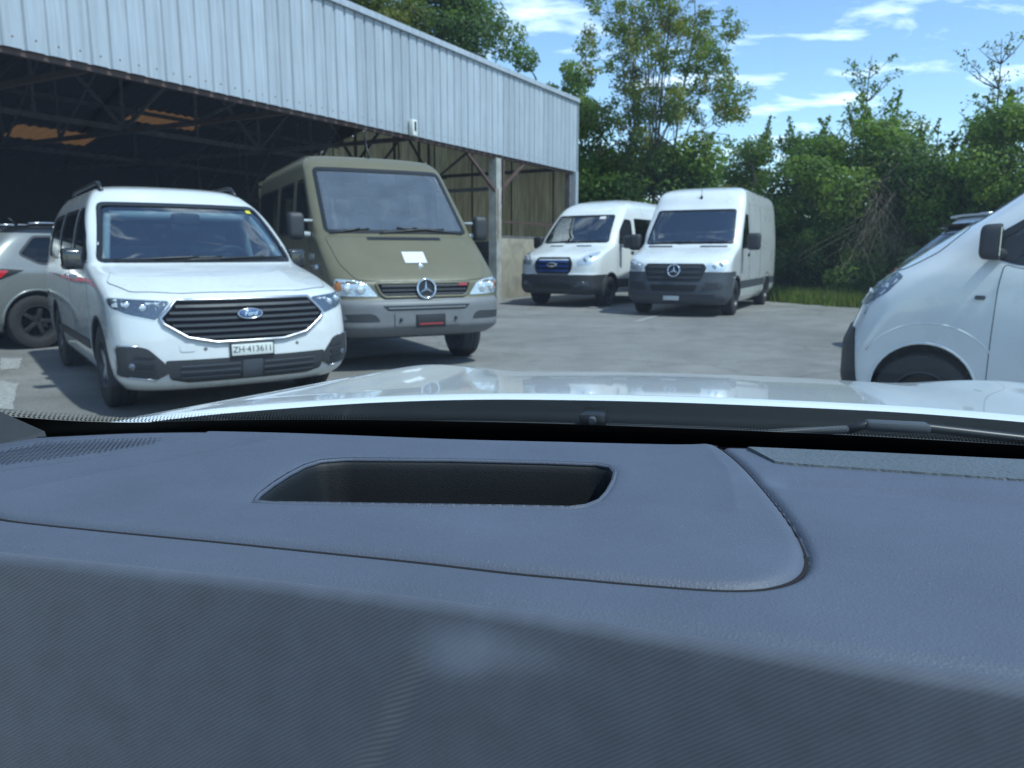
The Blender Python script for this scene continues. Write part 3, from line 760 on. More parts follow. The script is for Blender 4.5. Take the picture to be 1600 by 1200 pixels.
# roof in courses of ribbed sheet, with two amber rooflights in the rear slope
rows = [0,1.6,3.25,4.9,6.5,8.1,9.8,10.6,11.8,12.6,14.0]; lights = {(5,6),(6,6),(7,8),(8,8)}
for j in range(len(rows)-1):
    V = []; F = []; d0, d1 = rows[j], rows[j+1]
    for i in range(24):
        if i == 23 or (i, j) in lights:
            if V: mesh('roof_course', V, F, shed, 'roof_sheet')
            V = []; F = []
            if i == 23: break
        a = []
        for k, x in enumerate(np.linspace(i*1.16, (i+1)*1.16, 17)):
            h_ = .02 if k % 4 in (1, 2) else -.01; a += [P3(x,d0,roofz(d0)+h_), P3(x,d1,roofz(d1)+h_)]
        b = [(2*k, 2*k+2, 2*k+3, 2*k+1) for k in range(16)]
        if (i, j) in lights: mesh('skylight_panel', a, b, shed, 'amber_skylight'); continue
        n0 = len(V)-2 if V else 0; V += a[2:] if V else a; F += [tuple(q+n0 for q in f) for f in b]
# end walls, back wall, low front wall
for k in range(27):
    d0 = .25+k*.51; d1 = d0+.50; z1 = roofz((d0+d1)/2)-.05; j = random.uniform(0,.018)
    mesh('wall_board', [(.05+j,-d0+.004,1.60),(.05+j,-d1-.012,1.60),(.05+j,-d1-.012,z1+.06),(.05+j,-d0+.004,z1+.06)], [(0,1,2,3)], shed, 'tan_board' if k % 3 else 'tan_board_pale')
    if k % 3 == 1: box('wall_batten', (.075,-d0,(1.6+z1)/2), (.03,.04,z1-1.6), shed, 'rusty_steel')
for k in range(7): box('concrete_panel', (.10,-(.30+k*1.96+.97),.81), (.18,1.94,1.62), shed, 'concrete_shaded', bev=.01)
for k in range(3): box('concrete_panel', (.42+1.45*k+.72,-.14,.81), (1.44,.18,1.62), shed, 'concrete_sunlit', bev=.012)
beam('rail', (.3,-.05,2.06), (4.75,-.05,2.06), .06, .06, 'rusty_steel')
beam('wall_plate', (.3,-.14,1.66), (4.75,-.14,1.66), .14, .07, 'dark_steel')
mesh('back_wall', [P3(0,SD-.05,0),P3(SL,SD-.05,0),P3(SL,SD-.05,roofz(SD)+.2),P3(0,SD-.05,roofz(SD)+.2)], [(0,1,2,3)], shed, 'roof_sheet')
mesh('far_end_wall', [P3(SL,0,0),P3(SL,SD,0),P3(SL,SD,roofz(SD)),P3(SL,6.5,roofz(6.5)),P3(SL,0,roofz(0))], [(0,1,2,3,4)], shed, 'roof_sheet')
sens = empty('flood_sensor', shed.matrix_basis @ Vector((8.75,.04,3.72))); sens.rotation_euler = (0,0,SROT); tag(sens, 'small white sensor box fixed to the lower edge of the shed fascia', 'sensor')
box('housing', (0,.08,.17), (.16,.12,.34), sens, 'sensor_white', bev=.02); box('window', (.0,.142,.20), (.07,.01,.20), sens, 'dark_plastic', bev=.004); tube('bracket', [(0,.02,.06),(.0,.10,-.02),(.06,.12,-.05)], .03, sens, 'dark_plastic')

# ------------------------------------------------------------------ vegetation
def leaf_mat(name, c0, c1, c2, trans=.45):
    m = bpy.data.materials.new(name); m.use_nodes = True; nt = m.node_tree; nt.nodes.clear(); N = nt.nodes.new; L = nt.links.new
    o = N('ShaderNodeOutputMaterial'); at = N('ShaderNodeAttribute'); at.attribute_name = 'tone'; r = N('ShaderNodeValToRGB')
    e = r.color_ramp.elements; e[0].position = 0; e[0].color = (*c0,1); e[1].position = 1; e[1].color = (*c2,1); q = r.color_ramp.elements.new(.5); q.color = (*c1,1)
    L(at.outputs['Fac'], r.inputs[0]); d = N('ShaderNodeBsdfPrincipled'); d.inputs['Roughness'].default_value = .5; d.inputs['Specular IOR Level'].default_value = .35
    t = N('ShaderNodeBsdfTranslucent'); mx = N('ShaderNodeMixShader'); mx.inputs[0].default_value = trans
    br = N('ShaderNodeMixRGB'); br.blend_type = 'MULTIPLY'; br.inputs[0].default_value = 1; br.inputs[2].default_value = (1.5,1.6,.7,1)
    L(r.outputs[0], d.inputs['Base Color']); L(r.outputs[0], br.inputs[1]); L(br.outputs[0], t.inputs[0]); L(d.outputs[0], mx.inputs[1]); L(t.outputs[0], mx.inputs[2]); L(mx.outputs[0], o.inputs[0]); M[name] = m
leaf_mat('leaf_mid', (.046,.092,.018), (.098,.172,.030), (.175,.245,.042))
leaf_mat('leaf_dark', (.038,.080,.022), (.076,.138,.032), (.135,.195,.044))
leaf_mat('leaf_yellow', (.045,.085,.012), (.10,.135,.018), (.17,.17,.025))
leaf_mat('leaf_grey', (.060,.096,.040), (.12,.16,.066), (.18,.205,.09))
leaf_mat('leaf_ash', (.055,.10,.020), (.11,.17,.030), (.19,.23,.045), .5)
leaf_mat('leaf_seed', (.13,.13,.022), (.20,.18,.035), (.27,.22,.05), .3)
leaf_mat('grass_blade', (.07,.13,.022), (.13,.19,.035), (.22,.23,.07))
mat('bark', (.075,.062,.050), .95, var=.4, vscale=8); mat('dead_twig', (.17,.135,.10), .95, var=.3, vscale=8)
def leaves(name, P, Nrm, size, tone, parent, m, aspect=.62):
    n = len(P); r = rng.normal(size=(n,3)); a = np.cross(Nrm, r); a /= np.linalg.norm(a, axis=1, keepdims=True)+1e-9; b = np.cross(Nrm, a)
    l = (size*rng.uniform(.6,1.3,n))[:,None]; w = l*aspect*.5
    V = np.stack([P-a*l*.5, P+b*w-Nrm*w*.25, P+a*l*.5, P-b*w-Nrm*w*.25], 1).reshape(-1,3)
    o = np_mesh(name, V, np.arange(4*n).reshape(n,4), parent, m, smooth=False)
    at = o.data.attributes.new('tone', 'FLOAT', 'POINT'); at.data.foreach_set('value', np.repeat(np.clip(tone,0,1), 4).astype(np.float32)); return o
def blob_points(blobs, n, shell=.55):
    w = np.array([b[1][0]*b[1][1]+b[1][0]*b[1][2] for b in blobs]); w = w/w.sum(); k = rng.choice(len(blobs), n, p=w)
    C = np.array([b[0] for b in blobs])[k]; Rr = np.array([b[1] for b in blobs])[k]; bt = rng.uniform(.15,.85,len(blobs))[k]
    d = rng.normal(size=(n,3)); d /= np.linalg.norm(d, axis=1, keepdims=True); rad = shell+(1.08-shell)*rng.random(n)**.7
    P = C+d*Rr*rad[:,None]; Nn = d+rng.normal(size=(n,3))*.65+np.array([0,0,.35]); Nn /= np.linalg.norm(Nn, axis=1, keepdims=True)
    return P, Nn, bt+rng.normal(size=n)*.18
def crown_blobs(c, r, n, br, squash=.85):
    out = []
    for i in range(n):
        d = rng.normal(size=3); d /= np.linalg.norm(d); q = rng.uniform(.35,1.0)
        s = br*rng.uniform(.6,1.35); out.append((np.array(c)+d*np.array(r)*q, (s, s, s*squash)))
    return out
def tree(name, label, group, base, h, crown_c, crown_r, nb, br, nl, size, m, shell=.5, stems=1, tr=.16, seeds=0, lean=0.0, limbs=10):
    root = empty(name, base); tag(root, label, 'tree', group); V = []; F = []
    cc = Vector(crown_c); bl = crown_blobs(crown_c, crown_r, nb, br)
    for k in range(stems):
        a = 2*math.pi*k/max(1,stems); b0 = Vector((.25*math.cos(a)*(stems > 1), .25*math.sin(a)*(stems > 1), -.1))
        top = Vector((cc.x+crown_r[0]*.35*math.cos(a)*(stems > 1), cc.y+crown_r[1]*.35*math.sin(a)*(stems > 1), cc.z+crown_r[2]*.55)); path = []
        for t in np.linspace(0,1,9):
            p = b0.lerp(top, t); path.append(p+Vector((.18*noise.noise((p.z*.6,k*3,1)), .18*noise.noise((p.z*.6,k*3,7)), 0))*(t*1.5))
        v, f = tube_data(path, [tr*(1-.85*t)+.012 for t in np.linspace(0,1,9)], 8); n0 = len(V); V += v; F += [tuple(q+n0 for q in g) for g in f]
        for j in range(limbs):
            t = rng.uniform(.3,.95); i = int(t*8); st = path[i]; tg = Vector(bl[int(rng.integers(len(bl)))][0]); 
            if tg.z < st.z: tg.z = st.z+.3
            md = st.lerp(tg,.5)+Vector((0,0,.12*(tg-st).length)); v, f = tube_data([st, md, tg], [tr*.32*(1-.5*t)+.008, tr*.2+.006, .008], 6); n0 = len(V); V += v; F += [tuple(q+n0 for q in g) for g in f]
    mesh('trunk', V, F, root, 'bark', smooth=True)
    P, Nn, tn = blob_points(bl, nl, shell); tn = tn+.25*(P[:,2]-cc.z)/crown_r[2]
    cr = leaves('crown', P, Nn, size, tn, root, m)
    if seeds:
        P, Nn, tn = blob_points(bl, seeds, .7); Pc = []; Nc = []; Tc = []
        for i in range(seeds):
            for k in range(26):
                Pc.append(P[i]+rng.normal(size=3)*np.array([.08,.08,.13])); Nc.append(Nn[i]+rng.normal(size=3)*.5); Tc.append(tn[i])
        Nc = np.array(Nc); Nc /= np.linalg.norm(Nc, axis=1, keepdims=True); leaves('seed_clusters', np.array(Pc), Nc, .11, np.array(Tc), root, 'leaf_seed', .4)
    return root
g = 'trees behind the shed'
tree('broadleaf_tree', 'large dense tree rising highest above the middle of the shed roof', g, (-3.3,40,0), 17, (0,0,12.4), (3.3,3.0,5.2), 46, .95, 30000, .19, 'leaf_dark', stems=1, tr=.3)
tree('broadleaf_tree', 'dark leafy tree top just above the shed fascia at the upper left', g, (-8.0,38,0), 16, (0,0,13.2), (3.1,2.6,4.6), 30, 1.0, 22000, .20, 'leaf_mid', tr=.28)
tree('broadleaf_tree', 'yellowish low tree crown between the two taller ones over the shed', g, (-5.3,36,0), 13, (0,0,10.4), (1.9,1.6,2.9), 18, .8, 12000, .17, 'leaf_yellow', tr=.2)
tree('broadleaf_tree', 'small loose tree showing above the right end of the shed fascia', g, (1.6,38,0), 12, (0,0,7.6), (2.6,2.0,2.9), 20, .7, 13000, .17, 'leaf_mid', tr=.2)
tree('ash_tree', 'tall airy tree with hanging yellow-green seed clusters against the sky', 'trees beyond the yard', (5.2,30,0), 12.5, (.35,0,8.0), (3.5,3.0,4.4), 210, .34, 19000, .125, 'leaf_ash', shell=.2, stems=4, tr=.045, seeds=330, limbs=22)
tree('broadleaf_tree', 'dense green tree between the shed corner and the minibus', 'trees beyond the yard', (3.4,31,0), 8, (0,0,3.7), (2.4,2.0,3.3), 26, .8, 22000, .17, 'leaf_mid', tr=.15)
tree('broadleaf_tree', 'dense green tree below the airy one behind the two white vans', 'trees beyond the yard', (6.2,29.5,0), 7, (0,0,3.0), (2.6,1.8,2.7), 24, .75, 20000, .16, 'leaf_mid', tr=.15)
tree('yellow_bush', 'bright yellow-green bush just above the panel van roof', 'trees beyond the yard', (8.4,30.5,0), 5, (-.4,0,2.5), (2.1,1.4,2.3), 18, .7, 15000, .15, 'leaf_yellow', tr=.10)
# the hedge: bushes grown together, each its own plant
HB = [(8.0,23.6,4.9,1.9,'leaf_dark','dark bush at the left end of the hedge beside the panel van roof'),
      (9.0,20.6,4.9,1.8,'leaf_mid','tallest leafy bush just right of the panel van'),
      (10.3,19.4,4.0,1.9,'leaf_dark','lower dark bush under the lone sapling in the hedge'),
      (11.3,17.7,4.5,1.9,'leaf_mid','rounded bush in the middle of the hedge'),
      (12.7,16.6,3.9,1.9,'leaf_grey','greyish bush above the roofs of the half-hidden cars'),
      (13.8,15.2,4.1,1.9,'leaf_mid','bush behind the A-pillar of the compact van'),
      (15.3,13.6,4.1,1.9,'leaf_dark','dark bush at the right edge of the hedge'),
      (16.9,12.0,4.1,1.9,'leaf_mid','rightmost bush of the hedge')]
for i, (x, y, h, r, m, lab) in enumerate(HB):
    root = empty('hedge_bush', (x, y, 0)); tag(root, lab, 'bush', 'bushes of the hedge')
    bl = []
    for k in range(60):
        a = rng.uniform(0, 2*math.pi); z = rng.uniform(.25, h-.45); rr = r*math.sqrt(max(.08, 1-(max(0,z-h*.45)/(h*.62))**2)); q = rng.uniform(.4,1.0); s = rng.uniform(.32,.66)
        bl.append((np.array([rr*q*math.cos(a), rr*q*math.sin(a), z]), (s*1.1, s*1.1, s*.8)))
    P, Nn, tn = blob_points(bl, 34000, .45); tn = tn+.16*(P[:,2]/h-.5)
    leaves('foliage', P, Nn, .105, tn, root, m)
    V = []; F = []
    for k in range(7):
        a = rng.uniform(0,6.28); tp = Vector((.6*r*math.cos(a), .6*r*math.sin(a), h*.9)); v, f = tube_data([Vector((.15*math.cos(a),.15*math.sin(a),-.1)), tp*.5+Vector((.1,0,0)), tp], [.05,.03,.008], 6); n0 = len(V); V += v; F += [tuple(q+n0 for q in g_) for g_ in f]
    # loose shoots sticking out of the top
    SP = []; SN = []
    for k in range(12):
        a = rng.uniform(0,6.28); st = Vector((rng.uniform(0,.8)*r*math.cos(a), rng.uniform(0,.8)*r*math.sin(a), h*.85)); en = st+Vector((rng.normal()*.3, rng.normal()*.3, rng.uniform(.4,1.15)))
        v, f = tube_data([st, st.lerp(en,.5)+Vector((.05,0,0)), en], [.014,.01,.004], 5); n0 = len(V); V += v; F += [tuple(q+n0 for q in g_) for g_ in f]
        for j in range(60): t = rng.uniform(.1,1); p = st.lerp(en,t); SP.append(np.array(p)+rng.normal(size=3)*.09*(1.2-t)); SN.append(rng.normal(size=3)+np.array([0,0,.5]))
    SN = np.array(SN); SN /= np.linalg.norm(SN, axis=1, keepdims=True); leaves('shoot_leaves', np.array(SP), SN, .11, rng.uniform(.3,.9,len(SP)), root, m)
    mesh('stems', V, F, root, 'bark', smooth=True)
# low front foliage and creepers hanging over the grass edge
for i, (x, y, r, h, m) in enumerate([(8.6,18.9,.9,1.5,'leaf_mid'),(9.7,17.2,.9,1.3,'leaf_grey'),(10.8,15.7,.9,1.4,'leaf_mid'),(12.0,14.5,.9,1.3,'leaf_mid'),(7.9,20.7,.8,1.7,'leaf_dark')]):
    lab = ['low shrub at the foot of the hedge right behind the panel van', 'grey-green low shrub at the hedge foot left of the compact van', 'low shrub at the hedge foot above the compact van nose', 'low shrub at the hedge foot behind the half-hidden cars', 'dark low shrub hidden beside the panel van flank'][i]
    root = empty('low_shrub', (x, y, 0)); tag(root, lab, 'shrub', 'low shrubs along the hedge foot')
    bl = crown_blobs((0,0,h*.5), (r,r,h*.5), 14, .35); P, Nn, tn = blob_points(bl, 6500, .4); P[:,2] = np.abs(P[:,2])+.03; leaves('foliage', P, Nn, .10, tn, root, m)
    V = []; F = []
    for k in range(5):
        a = rng.uniform(0,6.28); v, f = tube_data([Vector((0,0,-.05)), Vector((.5*r*math.cos(a),.5*r*math.sin(a),h*.8))], [.02,.006], 5); n0 = len(V); V += v; F += [tuple(q+n0 for q in g_) for g_ in f]
    mesh('stems', V, F, root, 'bark')
def twig_tree(name, label, base, h, spread, nbr, nleaf, m, size=.10, cat='tree', group='thin saplings in the hedge', z0=.35):
    root = empty(name, base); tag(root, label, cat, group); V = []; F = []; P = []; Nn = []
    main = [Vector((.25*noise.noise((t*2,base[0],0)), .25*noise.noise((t*2,base[0],4)), t*h)) for t in np.linspace(0,1,12)]
    def add(path, r0, r1):
        n = len(path); v, f = tube_data(path, [r0+(r1-r0)*i/(n-1) for i in range(n)], 6); n0 = len(V); V.extend(v); F.extend([tuple(q+n0 for q in g_) for g_ in f])
    add(main, .05, .008)
    for k in range(nbr):
        t = rng.uniform(z0,.97); st = main[int(t*11)]; a = rng.uniform(0,6.28); l = spread*(1.5-t)*.8*rng.uniform(.6,1.1)
        en = st+Vector((math.cos(a)*l, math.sin(a)*l, l*rng.uniform(.5,1.1))); md = st.lerp(en,.5)+Vector((0,0,-.08*l)); add([st, md, en], .016, .004)
        for q in range(3):
            s2 = st.lerp(en, rng.uniform(.4,.95)); e2 = s2+Vector((rng.normal()*.25, rng.normal()*.25, rng.uniform(.1,.4)))*min(1,l); add([s2, e2], .007, .003)
            for j in range(nleaf): P.append(np.array(s2.lerp(e2, rng.uniform(.2,1.1)))+rng.normal(size=3)*.05); Nn.append(rng.normal(size=3))
    mesh('trunk', V, F, root, 'bark', smooth=True); Nn = np.array(Nn); Nn /= np.linalg.norm(Nn, axis=1, keepdims=True); leaves('leaves', np.array(P), Nn, size, rng.uniform(.1,.8,len(P)), root, m)
twig_tree('sapling', 'thin sapling with small leafy head poking above the middle of the hedge', (9.55,21.6,0), 6.4, 1.2, 34, 8, 'leaf_mid', z0=.60)
twig_tree('sapling', 'sparse half-bare sapling standing tallest above the right of the hedge', (11.35,18.8,0), 6.1, 1.5, 30, 5, 'leaf_grey', .09, z0=.55)
twig_tree('sapling', 'sparse sapling at the right edge leaning behind the compact van roof', (12.6,18.4,0), 5.6, 1.4, 26, 6, 'leaf_grey', .09, z0=.5)
# dead creeper hanging in the hedge
root = empty('dead_creeper', (8.75,18.75,0)); tag(root, 'brown dead creeper hanging in the hedge between panel van and compact van', 'creeper'); V = []; F = []
for k in range(170):
    a = rng.normal()*.5; p = Vector((a*.75, -.35+rng.normal()*.25, 2.0+rng.normal()*.55)); path = [p]
    d0 = Vector((rng.normal()*.07, rng.normal()*.05, -.09))
    for j in range(5): d0 = d0+Vector((rng.normal()*.07, rng.normal()*.05, -.035)); p = p+d0; path.append(p)
    v, f = tube_data(path, [.004,.004,.0035,.003,.003,.002], 4); n0 = len(V); V += v; F += [tuple(q+n0 for q in g_) for g_ in f]
mesh('twigs', V, F, root, 'dead_twig', smooth=True)
# wood behind the hedge, one mass of leaves
n = 46000; xw = rng.uniform(2, 46, n); yw = 34+rng.normal(size=n)*1.6-.28*(xw-6); hw = 3.2+1.1*np.sin(xw*.9)+.8*np.sin(xw*2.3+1); zw = rng.random(n)**.8*hw+.1
Nn = rng.normal(size=(n,3))+np.array([0,-.6,.6]); Nn /= np.linalg.norm(Nn, axis=1, keepdims=True)
wo = leaves('woodland', np.stack([xw,yw,zw],1), Nn, .26, np.clip(.45+.3*np.sin(xw*1.3+zw)+rng.normal(size=n)*.15,0,1), None, 'leaf_dark'); tag(wo, 'dark green wood glimpsed through the gaps behind the hedge', 'wood', kind='stuff')
# grass along the yard edge
n = 60000; k = rng.integers(0, len(er), n); E_ = np.array(er)[k]; off = rng.random(n)**1.4*2.2
nx = np.array([.72,.69]); P = np.zeros((n,3)); P[:,0] = E_[:,0]+nx[0]*off+rng.normal(size=n)*.15-.05; P[:,1] = E_[:,1]+nx[1]*off+rng.normal(size=n)*.15-.05
h = rng.uniform(.08,.32,n)*(1+.5*rng.random(n)); a = rng.uniform(0,6.28,n); wv = np.stack([np.cos(a)*.014, np.sin(a)*.014, np.zeros(n)],1); tip = P+np.stack([rng.normal(size=n)*.10, rng.normal(size=n)*.10, h],1)
V = np.stack([P-wv, P+wv, tip],1).reshape(-1,3); go = np_mesh('grass', V, np.arange(3*n).reshape(n,3), None, 'grass_blade', smooth=False)
at = go.data.attributes.new('tone', 'FLOAT', 'POINT'); at.data.foreach_set('value', np.repeat(rng.random(n), 3).astype(np.float32))
tag(go, 'rough green grass strip along the foot of the hedge', 'grass', kind='stuff')

# ------------------------------------------------------------------ vehicles
def arches(v, ys, z, r, x=0.62):
    return [v.cyl(y, z, r, a, b) for y in ys for a, b in ((x, 1.4), (-1.4, -x))]
def arch_lip(v, ys, z, r, m, rad=0.016, a0=-0.12, a1=math.pi+0.12):
    for y in ys:
        for side in 'PN':
            v.strip('wheel_arch', [(y+r*math.cos(t), z+r*math.sin(t)) for t in np.linspace(a0, a1, 22)], side, m, r=rad, off=-rad*0.35, step=9)
def underbody(v, y0, y1, z, w):
    bm = bmesh.new(); bm_box(bm, (0, (y0+y1)/2, z), (w*2, y1-y0, 0.16), bev=0.03); from_bm('underbody', bm, v.root, 'interior')

# ---- white people carrier, nearest on the left
def people_carrier():
    v = Vehicle('people_carrier', 'white people carrier with dark hexagonal grille and white number plate, nearest on the left', 'van', 'vans parked on the yard',
        (-1.97, 5.78), R(36),
        F=[(0.20,.16),(0.25,.07),(.33,.02),(.45,.0),(.58,.0),(.70,.012),(.80,.035),(.87,.075),(.91,.14),(.95,.27),(1.0,.47),(1.05,.70),(1.09,.92),(1.12,1.06),(1.30,1.31),(1.5,1.58),(1.62,1.76),(1.71,1.93),(1.79,2.12),(1.83,2.32)],
        Rr=[(.2,4.5),(.3,4.6),(.6,4.66),(1.1,4.64),(1.5,4.56),(1.7,4.45),(1.83,4.25)],
        W=[(.2,.81),(.3,.875),(.5,.90),(.85,.905),(1.0,.90),(1.08,.885),(1.14,.87),(1.3,.845),(1.5,.80),(1.62,.755),(1.72,.70),(1.79,.64),(1.83,.55)],
        C=[(.2,.36),(.5,.42),(.85,.50),(.95,.55),(1.06,.5),(1.2,.34),(1.6,.30),(1.83,.3)], nf=2.4, crown=0.04)
    ws = rnd([(-.805,1.14),(.805,1.14),(.68,1.645),(-.68,1.645)], .05)
    fw = rnd([(1.46,1.16),(2.32,1.16),(2.30,1.60),(2.04,1.60),(1.66,1.36)], .05)
    sw = rnd([(2.44,1.16),(3.36,1.16),(3.34,1.60),(2.42,1.60)], .05); tw = rnd([(3.48,1.16),(4.28,1.17),(4.18,1.58),(3.46,1.60)], .06)
    v.finish([arches(v, (.92,3.74), .335, .385), [v.loft(.07,.09,.1,.55,1.69,1.22,.06)],
              [v.prism(ws, 'F', .5, 2.25)], [win_cut(v, q, p) for q in 'PN' for p in (fw, sw, tw)]], interior='interior_dk' if 'interior_dk' in M else 'interior')
    underbody(v, .4, 4.3, .30, .72)
    v.wheels(.92, 3.74, .33, .895, .21, rimmat='rim_silver', spokes=5)
    arch_lip(v, (.92,3.74), .335, .385, 'dark_plastic', .012)
    glaze(v, ws, 'F', 'windscreen_glass', .022)
    for q in 'PN':
        glaze(v, fw, q, 'side_glass', .012); glaze(v, sw, q, 'privacy_glass', .012); glaze(v, tw, q, 'privacy_glass', .012)
        d = panel(v, 'front_door', rnd([(1.36,.34),(2.36,.34),(2.38,1.13),(1.42,1.13),(1.32,.95),(1.34,.6)], .06), q)
        v.patch('door_handle', rnd([(2.10,.98),(2.28,.98),(2.28,1.02),(2.10,1.02)], .015), q, 'white_paint', off=.035, thick=.04, step=.04, parent=d)
        d = panel(v, 'sliding_door', rnd([(2.41,.34),(3.26,.34),(3.40,.8),(3.42,1.13),(2.42,1.13)], .06), q)
        v.patch('door_handle', rnd([(2.47,.98),(2.66,.98),(2.66,1.02),(2.47,1.02)], .015), q, 'white_paint', off=.035, thick=.04, step=.04, parent=d)
        v.patch('side_rubbing_strip', rnd([(1.38,.42),(3.30,.42),(3.30,.50),(1.38,.50)], .02), q, 'dark_plastic', off=.012, thick=.014, step=.12)
        rr = [v.hit('T', (1 if q == 'P' else -1)*.60, y, 0)[0] for y in np.linspace(2.2, 4.1, 14)]
        pts = [p+Vector((0,0,.05 if 0 < i < 13 else .0)) for i, p in enumerate(rr)]
        tube('roof_rail', pts, .02, v.root, 'black_trim', n=8)
        v.mirror(q, 1.60, 1.13, size=(.085,.15,.18), out=.085, m='black_paint')
    panel(v, 'bonnet', rnd([(-.76,.98),(-.84,.70),(-.74,.36),(-.45,.19),(0,.15),(.45,.19),(.74,.36),(.84,.70),(.76,.98),(0,1.02)], .05), 'T')
    # grille: dark panel, bars and a satin frame
    g = [(-.49,.862),(.49,.862),(.605,.745),(.585,.70),(.44,.60),(.25,.56),(-.25,.56),(-.44,.60),(-.585,.70),(-.605,.745)]
    gr = v.patch('grille', g, 'F', 'grille_void', off=.008, thick=.012, step=.03)
    for k in range(6):
        z = .60+k*.044; hw = min(.60, np.interp(z, [.56,.60,.70,.745,.862], [.25,.43,.57,.595,.48]))-.02
        v.patch('grille_bar', [(-hw,z-.009),(hw,z-.009),(hw,z+.009),(-hw,z+.009)], 'F', 'grille_grey', off=.018, thick=.010, step=.05, parent=gr)
    v.strip('grille_frame', g, 'F', 'satin_metal', r=.014, off=.012, parent=gr, closed=True, n=8)
    v.oval(0, .755, .088, .036, 'Ford', off=.030)
    for sx in (1, -1):
        f = (lambda p: p) if sx > 0 else fx
        headlight(v, f(rnd([(.525,.862),(.625,.745),(.64,.735),(.80,.775),(.885,.82),(.893,.885),(.80,.88)], .03)), refl='dark_reflector', lamps=[(sx*.70,.815,.026),(sx*.79,.835,.024)])
        fp = f(rnd([(.66,.30),(.875,.33),(.88,.52),(.87,.545),(.76,.545),(.70,.53),(.60,.42),(.57,.35)], .025))
        fo = v.patch('fog_light_pocket', fp, 'F', 'dark_plastic', off=.010, thick=.016, step=.025)
        v.strip('pocket_frame', f([(.66,.30),(.875,.33),(.88,.52),(.87,.545),(.76,.545)]), 'F', 'satin_metal', r=.008, off=.008, parent=fo)
        c, n_ = v.hit('F', sx*.80, .40, .006); bm = bmesh.new(); bmesh.ops.create_uvsphere(bm, u_segments=16, v_segments=8, radius=.038)
        bmesh.ops.translate(bm, vec=c-n_*.022, verts=bm.verts); from_bm('fog_lamp', bm, fo, 'lamp_white' if False else 'dark_reflector', smooth=True)
        for k in range(3):
            z = .365+k*.05; v.patch('pocket_fin', f([(.66,z),(.78,z+.012),(.78,z+.022),(.66,z+.010)]), 'F', 'dark_plastic', off=.022, thick=.014, step=.04, parent=fo)
    li = v.patch('lower_intake', rnd([(-.60,.44),(.60,.44),(.57,.30),(.45,.27),(-.45,.27),(-.57,.30)], .02), 'F', 'dark_plastic', off=.008, thick=.014, step=.03)
    for k in range(3):
        z = .305+k*.042
        for a, b in ((-.5,-.09),(.09,.5)): v.patch('intake_bar', [(a,z),(b,z),(b,z+.016),(a,z+.016)], 'F', 'grey_plastic', off=.016, thick=.016, step=.09, parent=li)
    v.patch('radar_cover', rnd([(-.075,.29),(.075,.29),(.075,.42),(-.075,.42)], .01), 'F', 'grey_plastic', off=.020, thick=.02, step=.06, parent=li)
    v.plate(-.0, .495, .31, .085, 'ZH·413611', off=.018, size=.064)
    for x in (-.33,.36):
        c, n_ = v.hit('F', x, .515, .001); bm = bmesh.new(); bmesh.ops.create_uvsphere(bm, u_segments=12, v_segments=6, radius=.014)
        for k in bm.verts: k.co.y *= .3
        bmesh.ops.translate(bm, vec=c, verts=bm.verts); from_bm('parking_sensor', bm, v.root, 'bumper_grey', smooth=True)
    v.patch('tow_eye_cover', rnd([(-.50,.50),(-.40,.50),(-.40,.56),(-.50,.56)], .02), 'F', 'white_paint', off=.005, thick=.004, step=.04)
    v.wiper(-.18, .52, 1.135, 1.165); v.wiper(-.70, -.05, 1.135, 1.165)
    v.dash(1.42, 1.02, .72, .5); v.steering(.36, 1.72, 1.10, .19)
    for x in (-.36,.36): v.seat(x, 1.95, .66, 'seat_dark'); v.seat(x, 2.95, .66, 'seat_dark')
    # pale pillar linings, rear-view mirror housing, papers on the dashboard, inspection sticker
    for sx in (-1, 1):
        pts = [v.hit('F', sx*x, z, -.075)[0] for x, z in ((.775,1.17),(.74,1.30),(.69,1.46),(.645,1.60))]
        tube('pillar_lining', pts, .032, v.root, 'interior_pale', n=8)
        p = [v.hit('P' if sx > 0 else 'N', 2.37, z, -.09)[0] for z in (1.0,1.2,1.4,1.6)]; tube('door_pillar_lining', p, .05, v.root, 'interior_pale', n=8)
    pts = [v.hit('F', x, 1.615, -.085)[0] for x in np.linspace(-.62,.62,9)]; tube('roof_lining', pts, .04, v.root, 'interior_pale', n=8)
    c, n_ = v.hit('F', 0, 1.56, -.05); box('camera_housing', c+Vector((0,.05,0)), (.24,.12,.10), v.root, 'dark_plastic', bev=.03)
    box('rear_view_mirror', c+Vector((0,.12,-.08)), (.24,.04,.07), v.root, 'dark_plastic', bev=.02)
    box('paper_sheet', (-.15,1.36,1.138), (.34,.10,.006), v.root, 'paper'); box('document_folder', (.30,1.42,1.14), (.22,.14,.02), v.root, 'interior_pale', rot=Matrix.Rotation(.3,3,'Y'))
    v.patch('inspection_sticker', rnd([(.57,1.585),(.625,1.585),(.62,1.615),(.57,1.615)], .01), 'F', 'yellow_sticker', off=.0, thick=.001, step=.03)
    return v

